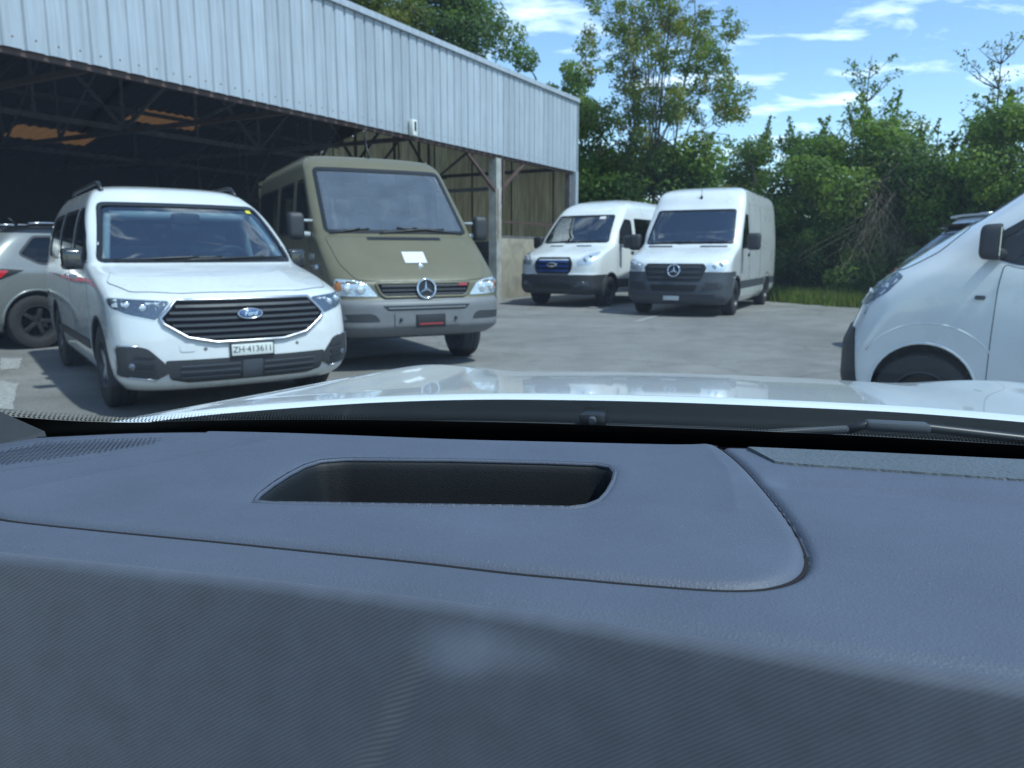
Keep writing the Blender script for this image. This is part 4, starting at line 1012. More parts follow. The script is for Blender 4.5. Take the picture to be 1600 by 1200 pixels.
# ---- olive van
def army_van():
    v = Vehicle('olive_van', 'olive green van with grey bumper and a sheet of paper on its bonnet', 'van', 'vans parked on the yard',
        (-.86, 7.93), R(27),
        F=[(.36,.13),(.41,.05),(.48,.0),(.66,.0),(.72,.015),(.745,.06),(.80,.075),(.90,.09),(.95,.13),(1.05,.25),(1.2,.455),(1.35,.68),(1.40,.77),(1.46,.84),(1.6,.98),(1.9,1.28),(2.15,1.53),(2.24,1.64),(2.32,1.80),(2.37,2.1)],
        Rr=[(.36,4.75),(.6,4.85),(2.2,4.8),(2.37,4.6)],
        W=[(.36,.83),(.45,.905),(.9,.925),(1.3,.925),(1.45,.915),(1.7,.89),(2.0,.858),(2.2,.83),(2.31,.76),(2.37,.63)],
        C=[(.36,.35),(.7,.42),(.95,.36),(1.3,.32),(1.5,.26),(2.2,.24),(2.37,.25)], nf=3.0, crown=.03, paint='olive_paint')
    ws = rnd([(-.815,1.43),(.815,1.43),(.755,2.17),(-.755,2.17)], .06)
    fw = rnd([(1.28,1.44),(1.98,1.44),(1.98,2.04),(1.66,2.04),(1.30,1.66)], .06)
    s2 = rnd([(2.18,1.44),(3.0,1.44),(3.0,2.04),(2.18,2.04)], .06); s3 = rnd([(3.2,1.44),(4.55,1.44),(4.55,2.04),(3.2,2.04)], .06)
    rw = rnd([(-.70,1.44),(.70,1.44),(.64,2.05),(-.64,2.05)], .06)
    v.finish([arches(v, (1.0,4.0), .36, .43), [v.loft(.07,.09,.1,.75,2.28,1.05,.07)], [v.prism(ws, 'F', .5, 2.3), v.prism(rw, 'R', 4.4, 5.2)],
              [win_cut(v, q, p) for q in 'PN' for p in (fw, s2, s3)]],
             split=[('bumper', 'bumper_grey', lambda c: c.z < .742 and c.y < .62)])
    underbody(v, .35, 4.6, .40, .75); v.wheels(1.0, 4.0, .35, .905, .22, rimmat='rim_dark')
    arch_lip(v, (1.0,4.0), .36, .43, 'olive_paint', .018)
    glaze(v, ws, 'F', 'sky_sheen_glass', .03); v.patch('rear_window', inset(rw,-.012), 'R', 'side_glass', off=-.006, thick=0, step=.1)
    for q in 'PN':
        for p in (fw, s2, s3): glaze(v, p, q, 'side_glass', .018)
        d = panel(v, 'front_door', rnd([(1.22,.55),(1.45,.50),(2.05,.50),(2.06,1.40),(1.24,1.40),(1.15,1.25),(1.16,.9)], .06), q)
        v.patch('door_handle', rnd([(1.86,1.06),(2.0,1.06),(2.0,1.12),(1.86,1.12)], .02), q, 'dark_plastic', off=.02, thick=.02, step=.04, parent=d)
        d = panel(v, 'sliding_door' if q == 'N' else 'side_panel', rnd([(2.1,.50),(3.08,.50),(3.1,1.40),(2.1,1.40)], .06), q)
        v.patch('side_rubbing_strip', rnd([(1.24,.74),(4.7,.74),(4.7,.84),(1.24,.84)], .02), q, 'dark_plastic', off=.014, thick=.014, step=.15)
        v.mirror(q, 1.12, 1.47, size=(.085,.14,.29), out=.17, m='dark_plastic', arm=True, stem='interior_pale')
        for k in range(3): v.patch('air_slot', [(.62+k*.012,.99+k*.035),(.74+k*.012,.985+k*.035),(.74+k*.012,1.0+k*.035),(.62+k*.012,1.005+k*.035)], q, 'black_trim', off=.003, thick=.003, step=.06)
        c, n_ = v.hit(q, .86, 1.06, .0); bm = bmesh.new(); bmesh.ops.create_uvsphere(bm, u_segments=12, v_segments=8, radius=.035); bmesh.ops.translate(bm, vec=c, verts=bm.verts); from_bm('side_repeater', bm, v.root, 'lamp_white', smooth=True)
        g = [v.hit('T', (1 if q == 'P' else -1)*.72, y, 0)[0] for y in np.linspace(1.9, 4.6, 12)]; tube('roof_gutter', g, .018, v.root, 'olive_paint', n=6)
    panel(v, 'bonnet', rnd([(-.84,1.38),(.84,1.38),(.80,1.1),(.70,.945),(.48,.925),(-.48,.925),(-.70,.945),(-.80,1.1)], .04), 'F')
    g = rnd([(-.52,.905),(.52,.905),(.475,.80),(.43,.765),(-.43,.765),(-.475,.80)], .02)
    gr = v.patch('grille', g, 'F', 'grille_void', off=.008, thick=.012, step=.03)
    for k in range(3): v.patch('grille_bar', [(-.46+.0*k,.785+k*.042),(.46,.785+k*.042),(.46,.805+k*.042),(-.46,.805+k*.042)], 'F', 'dark_plastic', off=.014, thick=.014, step=.1, parent=gr)
    v.patch('grille_badge', [(.37,.872),(.475,.872),(.475,.895),(.37,.895)], 'F', 'red_badge', off=.02, thick=.012, step=.05, parent=gr)
    v.strip('grille_frame', g, 'F', 'olive_paint', r=.014, off=.006, parent=gr, closed=True)
    v.star(0, .845, .098, off=.035)
    for sx in (1, -1):
        f = (lambda p: p) if sx > 0 else fx
        headlight(v, f(rnd([(.50,.775),(.60,.90),(.70,.935),(.885,.955),(.905,.86),(.88,.785)], .03)), lamps=[(sx*.66,.85,.055),(sx*.78,.86,.05)], amber=f(rnd([(.835,.83),(.897,.84),(.892,.91),(.845,.92)], .02)))
        v.patch('fog_light_pocket', f(rnd([(.50,.525),(.86,.525),(.90,.60),(.60,.61),(.54,.59)], .03)), 'F', 'dark_plastic', off=.003, thick=.01, step=.06)
        c, n_ = v.hit('F', sx*.30, .545, .002); bm = bmesh.new(); bmesh.ops.create_uvsphere(bm, u_segments=10, v_segments=6, radius=.018); bmesh.ops.translate(bm, vec=c+Vector((0,-.018,0)), verts=bm.verts); from_bm('bumper_bolt', bm, v.root, 'black_trim', smooth=True)
    sl = v.patch('bumper_slot', rnd([(-.48,.685),(.48,.685),(.42,.635),(-.42,.635)], .02), 'F', 'black_trim', off=.003, thick=.008, step=.08)
    v.patch('slot_bar', [(-.42,.652),(.42,.652),(.42,.668),(-.42,.668)], 'F', 'bumper_grey', off=.012, thick=.012, step=.1, parent=sl)
    v.patch('plate_panel', rnd([(-.36,.475),(.36,.475),(.36,.615),(-.36,.615)], .015), 'F', 'bumper_grey', off=.012, thick=.012, step=.09)
    p = v.plate(.02, .53, .30, .105, '', off=.022, m='plate_black', frame='black_trim'); box('plate_stripe', (0,-.035,.0095), (.26,.016,.003), p, 'red_badge')
    v.patch('paper_sheet', [(-.13,1.10),(.115,1.10),(.125,1.215),(-.12,1.215)], 'F', 'paper', off=.012, thick=.003, step=.06)
    c, n_ = v.hit('F', .02, 1.065, .012); bm = bmesh.new(); bmesh.ops.create_uvsphere(bm, u_segments=12, v_segments=8, radius=.03)
    for q in bm.verts: q.co.y *= .4
    bmesh.ops.translate(bm, vec=c, verts=bm.verts); from_bm('paper_magnet', bm, v.root, 'lamp_white', smooth=True)
    v.patch('air_intake', rnd([(-.42,1.345),(.42,1.345),(.42,1.375),(-.42,1.375)], .01), 'F', 'black_trim', off=.007, thick=.006, step=.09)
    v.wiper(-.25, .35, 1.415, 1.465); v.wiper(.75, .15, 1.415, 1.475); v.wiper(-.78, -.45, 1.41, 1.46)
    q = v.hit('T', .0, 1.95, 0)[0]; tube('aerial', [q, q+Vector((0,.04,.10)), q+Vector((0,.20,.42))], [.014,.008,.004], v.root, 'black_trim', n=8)
    v.dash(1.25, 1.28, .76, .5, 'seat_dark'); v.steering(.42, 1.5, 1.42, .22)
    for x in (-.52,-.05,.48): v.seat(x, 1.9, .98, 'seat_olive' if x < .4 else 'seat_dark', h=.72)
    for x in (-.55,-.05,.45): v.seat(x, 3.0, .98, 'seat_olive', h=.72)
    c, n_ = v.hit('F', .02, 2.10, -.05); box('sun_visor_mount', c+Vector((0,.05,0)), (.34,.08,.13), v.root, 'dark_plastic', bev=.02)
    for (t, z, sz) in (('87149', 1.17, .10), ):
        c, n_ = v.hit('N', 1.08, z, .004)
        Mx = Matrix(((0,0,-1,0),(-1,0,0,0),(0,1,0,0),(0,0,0,1))); Mx.translation = c
        text_mesh('registration_number', t, sz, v.root, 'letter_white', Mx)
    v.patch('small_marking', [(.99,1.065),(1.17,1.065),(1.17,1.085),(.99,1.085)], 'N', 'interior_pale', off=.003, thick=.002, step=.05)
    return v

# ---- white minibus with the blue grille
def minibus():
    v = Vehicle('minibus', 'white minibus with blue slatted grille and black bumper beside the shed wall', 'van', 'vans parked on the yard',
        (.905, 17.7), R(-33),
        F=[(.30,.10),(.38,.02),(.55,0),(.72,.0),(.76,.03),(.95,.05),(1.08,.09),(1.15,.17),(1.22,.33),(1.30,.58),(1.38,.83),(1.44,.97),(1.7,1.22),(2.0,1.52),(2.14,1.67),(2.32,1.92),(2.45,2.25),(2.52,2.6)],
        Rr=[(.30,5.3),(.6,5.4),(2.2,5.3),(2.52,5.1)],
        W=[(.30,.93),(.45,1.0),(1.0,1.02),(1.4,1.01),(1.7,.97),(2.1,.90),(2.3,.84),(2.42,.75),(2.52,.58)],
        C=[(.30,.35),(.7,.45),(1.1,.45),(1.4,.4),(1.6,.3),(2.52,.3)], nf=2.7, crown=.05)
    ws = rnd([(-.86,1.47),(.86,1.47),(.74,2.12),(-.74,2.12)], .06); fw = rnd([(1.38,1.44),(2.2,1.44),(2.2,2.0),(1.85,2.02),(1.52,1.75)], .06)
    s2 = rnd([(2.4,1.36),(3.5,1.36),(3.5,2.05),(2.4,2.05)], .06); s3 = rnd([(3.62,1.36),(5.0,1.36),(5.0,2.05),(3.62,2.05)], .06)
    v.finish([arches(v, (1.0,4.3), .36, .42), [v.loft(.07,.09,.1,.7,2.4,1.15,.08)], [v.prism(ws, 'F', .6, 2.3)], [win_cut(v, q, p) for q in 'PN' for p in (fw, s2, s3)]],
             split=[('bumper', 'dark_plastic', lambda c: c.z < .745 and c.y < .75), ('sill', 'dark_plastic', lambda c: .42 < c.z < .62 and c.y > .8)])
    underbody(v, .35, 5.0, .36, .8); v.wheels(1.0, 4.3, .345, .99, .23, rimmat='rim_dark'); arch_lip(v, (1.0,4.3), .36, .42, 'dark_plastic', .02)
    glaze(v, ws, 'F', 'windscreen_glass', .025)
    for q in 'PN':
        glaze(v, fw, q, 'side_glass', .015); glaze(v, s2, q, 'privacy_glass', .015); glaze(v, s3, q, 'privacy_glass', .015)
        d = panel(v, 'front_door', rnd([(1.36,.64),(2.28,.64),(2.28,1.40),(1.42,1.40),(1.32,1.2)], .06), q)
        v.patch('door_handle', rnd([(2.06,1.20),(2.22,1.20),(2.22,1.27),(2.06,1.27)], .02), q, 'dark_plastic', off=.02, thick=.02, step=.05, parent=d)
        panel(v, 'sliding_door', rnd([(2.34,.64),(3.5,.64),(3.5,1.32),(2.34,1.32)], .06), q)
        v.mirror(q, 1.5, 1.45, size=(.13,.16,.30), out=.22, stem='white_paint')
        v.patch('fog_light_pocket', rnd([(0,0)], 0) if False else ([(.55,.46),(.86,.50),(.88,.60),(.66,.60)] if q == 'P' else fx([(.55,.46),(.86,.50),(.88,.60),(.66,.60)])), 'F', 'bumper_grey' if False else 'grey_plastic', off=.006, thick=.01, step=.06)
        sx = 1 if q == 'P' else -1
        c, n_ = v.hit('F', sx*.74, .55, .006); bm = bmesh.new(); bmesh.ops.create_uvsphere(bm, u_segments=14, v_segments=8, radius=.05)
        for k in bm.verts: k.co.y *= .3
        bmesh.ops.translate(bm, vec=c, verts=bm.verts); from_bm('fog_lamp', bm, v.root, 'dark_reflector', smooth=True)
        f = (lambda p: p) if sx > 0 else fx
        headlight(v, f(rnd([(.58,1.02),(.64,.95),(.90,.98),(.96,1.23),(.90,1.25),(.70,1.15)], .03)), lamps=[(sx*.76,1.06,.055),(sx*.85,1.13,.045)])
        v.patch('bonnet_vent', f(rnd([(.18,1.375),(.55,1.375),(.55,1.40),(.18,1.40)], .01)), 'F', 'grey_plastic', off=.006, thick=.006, step=.07)
    g = rnd([(-.40,1.11),(.40,1.11),(.475,1.0),(.46,.86),(.40,.77),(-.40,.77),(-.46,.86),(-.475,1.0)], .03)
    gr = v.patch('grille', g, 'F', 'black_trim', off=.004, thick=.01, step=.06)
    for z in (.80,.90,1.0): v.patch('grille_bar', [(-.40,z),(.40,z),(.42,z+.055),(-.42,z+.055)], 'F', 'blue_slat', off=.022, thick=.02, step=.09, parent=gr)
    v.strip('grille_frame', g, 'F', 'black_trim', r=.02, off=.008, parent=gr, closed=True)
    v.oval(0, .955, .125, .05, 'Ford', off=.04, m='chrome')
    v.patch('lower_intake', rnd([(-.5,.42),(.5,.42),(.45,.54),(-.45,.54)], .03), 'F', 'black_trim', off=.004, thick=.01, step=.08)
    v.wiper(-.2, .5, 1.455, 1.49); v.wiper(-.75, -.15, 1.455, 1.49)
    v.dash(1.35, 1.32, .8, .5); v.steering(.42, 1.65, 1.42, .2)
    for x in (-.5,.45): v.seat(x, 2.0, .95)
    for y in (3.0,4.0):
        for x in (-.6,-.05,.5): v.seat(x, y, .95)
    box('paper_sheet', (-.50,1.28,1.45), (.26,.16,.006), v.root, 'paper', rot=Matrix.Rotation(-.35,3,'X'))
    v.patch('windscreen_sticker', [(.40,2.03),(.55,2.03),(.55,2.09),(.40,2.09)], 'F', 'paper', off=.001, thick=.001, step=.05)
    return v

# ---- tall white panel van
def panel_van():
    v = Vehicle('panel_van', 'tall white panel van with grey bumper and round star emblem in front of the hedge', 'van', 'vans parked on the yard',
        (3.1, 14.9), R(-27),
        F=[(.24,.10),(.32,.03),(.45,.0),(.60,.0),(.75,.025),(.9,.05),(1.02,.09),(1.10,.18),(1.18,.36),(1.26,.60),(1.34,.86),(1.39,.97),(1.7,1.24),(2.05,1.56),(2.2,1.70),(2.42,1.88),(2.53,2.08),(2.60,2.4)],
        Rr=[(.24,5.7),(.5,5.9),(2.3,5.85),(2.60,5.65)],
        W=[(.24,.92),(.40,1.0),(1.0,1.015),(1.4,1.01),(2.0,.965),(2.3,.93),(2.48,.88),(2.56,.79),(2.60,.70)],
        C=[(.24,.35),(.7,.45),(1.1,.45),(1.4,.38),(1.6,.28),(2.60,.26)], nf=2.9, crown=.04)
    ws = rnd([(-.89,1.41),(.89,1.41),(.80,2.10),(-.80,2.10)], .05); fw = rnd([(1.36,1.36),(2.1,1.36),(2.1,2.0),(1.80,2.0),(1.46,1.62)], .06)
    v.finish([arches(v, (1.0,4.6), .36, .42), [v.loft(.07,.09,3.3,.7,2.4,1.15,.08)], [v.prism(ws, 'F', .6, 2.2)], [win_cut(v, q, fw) for q in 'PN']],
             split=[('bumper', 'grey_plastic', lambda c: c.z < .86 and c.y < .70), ('side_rubbing_strip', 'grey_plastic', lambda c: .50 < c.z < .66 and c.y > .8)])
    underbody(v, .35, 5.4, .36, .8); v.wheels(1.0, 4.6, .35, 1.0, .24, rimmat='rim_dark'); arch_lip(v, (1.0,4.6), .36, .42, 'grey_plastic', .018)
    glaze(v, ws, 'F', 'windscreen_glass', .02)
    for q in 'PN':
        sx = 1 if q == 'P' else -1; f = (lambda p: p) if sx > 0 else fx
        glaze(v, fw, q, 'side_glass', .015)
        d = panel(v, 'front_door', rnd([(1.30,.68),(2.2,.68),(2.2,1.33),(1.36,1.33),(1.26,1.1)], .06), q)
        v.patch('door_handle', rnd([(2.0,1.16),(2.15,1.16),(2.15,1.22),(2.0,1.22)], .02), q, 'dark_plastic', off=.02, thick=.02, step=.05, parent=d)
        panel(v, 'load_door', rnd([(2.26,.68),(3.5,.68),(3.5,2.25),(2.26,2.25)], .08), q); panel(v, 'load_side', rnd([(3.58,.68),(5.6,.68),(5.6,2.25),(3.58,2.25)], .1), q)
        v.mirror(q, 1.42, 1.42, size=(.13,.16,.34), out=.22)
        headlight(v, f(rnd([(.60,.99),(.66,.88),(.90,.90),(.975,1.08),(.90,1.10),(.74,1.05)], .03)), lamps=[(sx*.74,.965,.05),(sx*.85,1.0,.05)])
        v.patch('bonnet_vent', f(rnd([(.28,1.335),(.80,1.335),(.80,1.365),(.28,1.365)], .01)), 'F', 'grey_plastic', off=.006, thick=.006, step=.08)
        v.patch('bumper_recess', f(rnd([(.52,.50),(.90,.54),(.90,.66),(.60,.68)], .03)), 'F', 'dark_plastic', off=.003, thick=.01, step=.08)
    g = rnd([(-.55,1.02),(.55,1.02),(.61,.94),(.50,.68),(-.50,.68),(-.61,.94)], .03)
    gr = v.patch('grille', g, 'F', 'black_trim', off=.004, thick=.01, step=.08)
    for z in (.73,.83,.93): v.patch('grille_bar', [(-.50,z),(.50,z),(.53,z+.05),(-.53,z+.05)], 'F', 'dark_plastic', off=.02, thick=.02, step=.12, parent=gr)
    v.star(0, .88, .115, off=.045)
    v.patch('lower_intake', rnd([(-.42,.50),(.42,.50),(.46,.62),(-.46,.62)], .03), 'F', 'black_trim', off=.004, thick=.01, step=.1)
    v.patch('bumper_step', rnd([(-.80,.44),(.80,.44),(.80,.475),(-.80,.475)], .01), 'F', 'grey_plastic', off=.03, thick=.03, step=.1)
    v.plate(-.03, .365, .31, .085, '', off=.02)
    v.wiper(-.2, .55, 1.40, 1.435); v.wiper(-.8, -.1, 1.40, 1.435)
    v.dash(1.32, 1.26, .82, .5); v.steering(.45, 1.65, 1.38, .2); box('dash_screen', (.02,1.22,1.43), (.24,.03,.14), v.root, 'black_trim', bev=.02)
    for x in (-.5,.48): v.seat(x, 1.95, .9)
    c, n_ = v.hit('F', .05, 2.36, .0); box('roof_sensor', c, (.05,.05,.09), v.root, 'black_trim', bev=.015); tube('aerial', [c+Vector((0,0,.04)), c+Vector((0,-.01,.19))], .006, v.root, 'black_trim', n=6)
    return v

# ---- small white van crossing the right edge
def small_van():
    v = Vehicle('compact_van', 'white compact van seen side-on with black mirror at the right edge', 'van', 'vans parked on the yard',
        (2.65, 5.87), R(-126),
        F=[(.20,.12),(.27,.05),(.38,.0),(.60,.0),(.66,.02),(.77,.06),(.9,.11),(.98,.165),(1.043,.227),(1.14,.35),(1.25,.50),(1.36,.66),(1.46,.80),(1.56,.93),(1.68,1.08),(1.78,1.26),(1.85,1.5),(1.9,2.0)],
        Rr=[(.20,4.5),(.5,4.6),(1.6,4.55),(1.90,4.35)],
        W=[(.20,.83),(.35,.90),(.8,.915),(1.05,.905),(1.2,.875),(1.5,.81),(1.7,.75),(1.82,.69),(1.90,.58)],
        C=[(.20,.26),(.6,.28),(.9,.34),(1.2,.42),(1.35,.34),(1.90,.3)], nf=2.6, crown=.04)
    ws = rnd([(-.62,1.38),(.62,1.38),(.56,1.74),(-.56,1.74)], .05)
    fw = rnd([(.86,1.27),(.90,1.19),(1.03,1.145),(2.2,1.14),(2.2,1.66),(1.62,1.66),(1.20,1.50)], .05)
    v.finish([arches(v, (.58,3.35), .345, .305), [v.loft(.07,.09,2.2,.6,1.8,.95,.07)], [v.prism(ws, 'F', .5, 1.9)], [win_cut(v, q, fw) for q in 'PN']])
    underbody(v, .35, 4.2, .30, .70); v.wheels(.58, 3.35, .29, .90, .20, rimmat='rim_dark'); arch_lip(v, (.58,3.35), .345, .305, 'white_paint', .010)
    glaze(v, ws, 'F', 'windscreen_glass', .02)
    for q in 'PN':
        sx = 1 if q == 'P' else -1; f = (lambda p: p) if sx > 0 else fx
        glaze(v, fw, q, 'side_glass', .03)
        d = panel(v, 'front_door', rnd([(.93,.30),(2.2,.30),(2.22,1.11),(1.12,1.11),(1.03,1.115),(.965,1.14),(.945,1.0),(.935,.7)], .05), q)
        v.patch('door_handle', rnd([(2.0,.98),(2.18,.98),(2.18,1.03),(2.0,1.03)], .015), q, 'white_paint', off=.03, thick=.03, step=.05, parent=d)
        v.patch('mirror_mount', rnd([(.875,1.25),(.91,1.185),(1.03,1.155),(1.07,1.30),(.99,1.31)], .03), q, 'black_trim', off=.006, thick=.01, step=.06)
        v.mirror(q, .93, 1.24, size=(.075,.13,.21), out=.12, m='dark_plastic')
        v.patch('side_repeater', rnd([(.83,.93),(.885,.93),(.885,.955),(.83,.955)], .012), q, 'grey_plastic', off=.012, thick=.012, step=.03)
        h = headlight(v, rnd([(.07,.86),(.20,.87),(.34,.96),(.42,1.06),(.36,1.085),(.22,1.03),(.09,.93)], .02), axis=q, refl='dark_reflector', off=.004)
        headlight(v, f(rnd([(.50,.88),(.78,.90),(.74,1.02),(.56,.97)], .02)), refl='dark_reflector', lamps=[(sx*.66,.94,.035)])
        arc = [(.60+.43*math.cos(t), .345+.43*math.sin(t)) for t in np.linspace(.5, 2.55, 14)]
        v.strip('arch_crease', arc, q, 'white_paint', r=.012, off=-.008, step=9)
    v.patch('bumper', rnd([(-.895,.24),(.895,.24),(.88,.62),(.80,.715),(-.80,.715),(-.88,.62)], .03), 'F', 'dark_plastic', off=.012, thick=.02, step=.03)
    v.patch('grille', rnd([(-.5,.92),(.5,.92),(.5,.82),(-.5,.82)], .03), 'F', 'black_trim', off=.004, thick=.01, step=.08)
    panel(v, 'bonnet', rnd([(-.68,.74),(-.76,.60),(-.72,.42),(-.5,.28),(0,.235),(.5,.28),(.72,.42),(.76,.60),(.68,.74)], .05), 'T')
    v.dash(1.2, 1.10, .72, .4); v.steering(-.36, 1.5, 1.2, .19)
    for x in (-.38,.38): v.seat(x, 1.85, .68, h=.7)
    return v

# ---- passenger cars of which only the tail or the roof shows
def hatch(name, label, loc, rz, paint, L=4.2, H=1.55, roofm=None, wheels=True, group='cars parked round the yard'):
    k = H/1.55
    v = Vehicle(name, label, 'car', group, loc, rz,
        F=[(.24,.12),(.32,.03),(.5,0),(.7,.02),(.82,.09),(.88,.22),(.93,.45),(.98,.75),(1.02,1.0),(1.06*k,1.12),(1.25*k,1.42),(1.42*k,1.75),(1.50*k,2.05),(1.52*k,2.3)],
        Rr=[(.24,L-.14),(.4,L-.03),(.65,L),(.92,L-.03),(1.05,L-.12),(1.15*k,L-.25),(1.35*k,L-.48),(1.46*k,L-.62),(1.50*k,L-.75),(1.52*k,L-1.0)],
        W=[(.24,.80),(.4,.88),(.75,.91),(.95,.895),(1.05,.86),(1.2*k,.78),(1.4*k,.68),(1.5*k,.58),(1.52*k,.5)],
        C=[(.24,.4),(.7,.5),(1.0,.5),(1.2,.36),(1.52*k,.3)], nf=2.5, cr=.34, nr=2.7, crown=.035, paint=paint)
    s1 = rnd([(1.55,1.04*k),(2.3,1.02*k),(2.3,1.40*k),(2.05,1.40*k)], .05); s2 = rnd([(2.4,1.02*k),(3.2,1.04*k),(L-.78,1.16*k),(L-1.0,1.38*k),(2.4,1.40*k)], .05)
    rw = rnd([(-.60,1.14*k),(.60,1.14*k),(.52,1.40*k),(-.52,1.40*k)], .05); ws = rnd([(-.70,1.09*k),(.70,1.09*k),(.58,1.42*k),(-.58,1.42*k)], .05)
    sp = [('roof', roofm, lambda c: c.z > 1.42*k)] if roofm else []
    v.finish([arches(v, (.85,L-.90), .35, .40, .60), [v.loft(.07,.09,.16,.55,1.46*k,1.15,.08)], [v.prism(ws, 'F', .5, 1.95), v.prism(rw, 'R', L-.95, L+.6)], [win_cut(v, q, p, .40) for q in 'PN' for p in (s1, s2)]], split=sp)
    underbody(v, .4, L-.4, .28, .7); v.wheels(.85, L-.90, .345, .89, .22, rimmat='rim_dark', spokes=5)
    arch_lip(v, (.85,L-.90), .35, .40, paint, .02)
    glaze(v, ws, 'F', 'windscreen_glass', .02); v.patch('rear_window', inset(rw,-.012), 'R', 'privacy_glass', off=-.006, thick=0, step=.09)
    for q in 'PN':
        for p in (s1, s2): glaze(v, p, q, 'privacy_glass', .015)
        f = (lambda p: p) if q == 'P' else fx
        t = v.patch('tail_light', rnd([(L-.80,1.0),(L-.55,1.02),(L-.12,1.03),(L-.06,.88),(L-.45,.87)], .03), q, 'black_trim', off=.006, thick=.01, step=.05)
        v.patch('red_lens', rnd([(L-.62,.995),(L-.14,1.015),(L-.10,.92),(L-.50,.90)], .02), q, 'red_lens', off=.012, thick=.008, step=.05, parent=t)
        v.patch('tail_light', f(rnd([(.40,.90),(.74,.91),(.72,1.03),(.42,1.01)], .03)), 'R', 'red_lens', off=.008, thick=.01, step=.05)
        panel(v, 'rear_door', rnd([(2.36,.36),(L-1.32,.40),(L-1.18,.75),(L-1.1,.98),(2.36,.99)], .05), q); panel(v, 'front_door', rnd([(1.34,.36),(2.31,.36),(2.31,.99),(1.38,.99)], .05), q)
        v.patch('sill', rnd([(1.3,.27),(L-1.35,.27),(L-1.35,.35),(1.3,.35)], .02), q, 'dark_plastic', off=.008, thick=.01, step=.12)
        v.mirror(q, 1.62, 1.02*k, size=(.1,.15,.14), out=.13, m=paint)
        rr = [v.hit('T', (1 if q == 'P' else -1)*.50, y, 0)[0]+Vector((0,0,.035)) for y in np.linspace(2.2, L-1.05, 8)]; tube('roof_rail', rr, .016, v.root, 'satin_metal', n=6)
        headlight(v, f(rnd([(.55,.74),(.85,.78),(.82,.86),(.58,.82)], .02)), refl='dark_reflector')
    v.patch('rear_bumper', rnd([(-.72,.30),(.72,.30),(.74,.46),(-.74,.46)], .03), 'R', 'dark_plastic', off=.012, thick=.014, step=.1)
    # roof spoiler
    sp = [v.hit('T', x, L-.80, .01)[0] for x in np.linspace(-.5,.5,8)]; V = []
    for p in sp: V += [p, p+Vector((0,.20,.0)), p+Vector((0,.20,-.03)), p+Vector((0,0,-.04))]
    F = [(i*4+j, i*4+(j+1) % 4, (i+1)*4+(j+1) % 4, (i+1)*4+j) for i in range(7) for j in range(4)]+[(0,1,2,3),(31,30,29,28)]
    mesh('spoiler', V, F, v.root, roofm or paint)
    
    for x in (-.36,.36): v.seat(x, 1.95, .62)
    v.seat(0, 2.9, .62)
    v.dash(1.4, .98, .66, .4)
    q = v.hit('T', 0, L-1.1, 0)[0]; tube('aerial', [q, q+Vector((0,.10,.10))], [.02,.006], v.root, 'black_trim', n=6)
    return v
people_carrier(); army_van(); minibus(); panel_van(); small_van()
hatch('crossover_car', 'light grey crossover with black roof and red tail light at the left edge', (-4.80, 13.02), R(143.1), 'grey_paint', L=4.2, H=1.60, roofm='black_paint')
hatch('dark_estate_car', 'black estate car showing its roof and rear window over the compact van bonnet', (9.05, 9.4), R(92), 'black_paint', L=4.3, H=1.60)
hatch('white_estate_car', 'white car showing only its roof line behind the black estate car', (10.45, 11.5), R(92), 'white_paint', L=4.4, H=1.82)

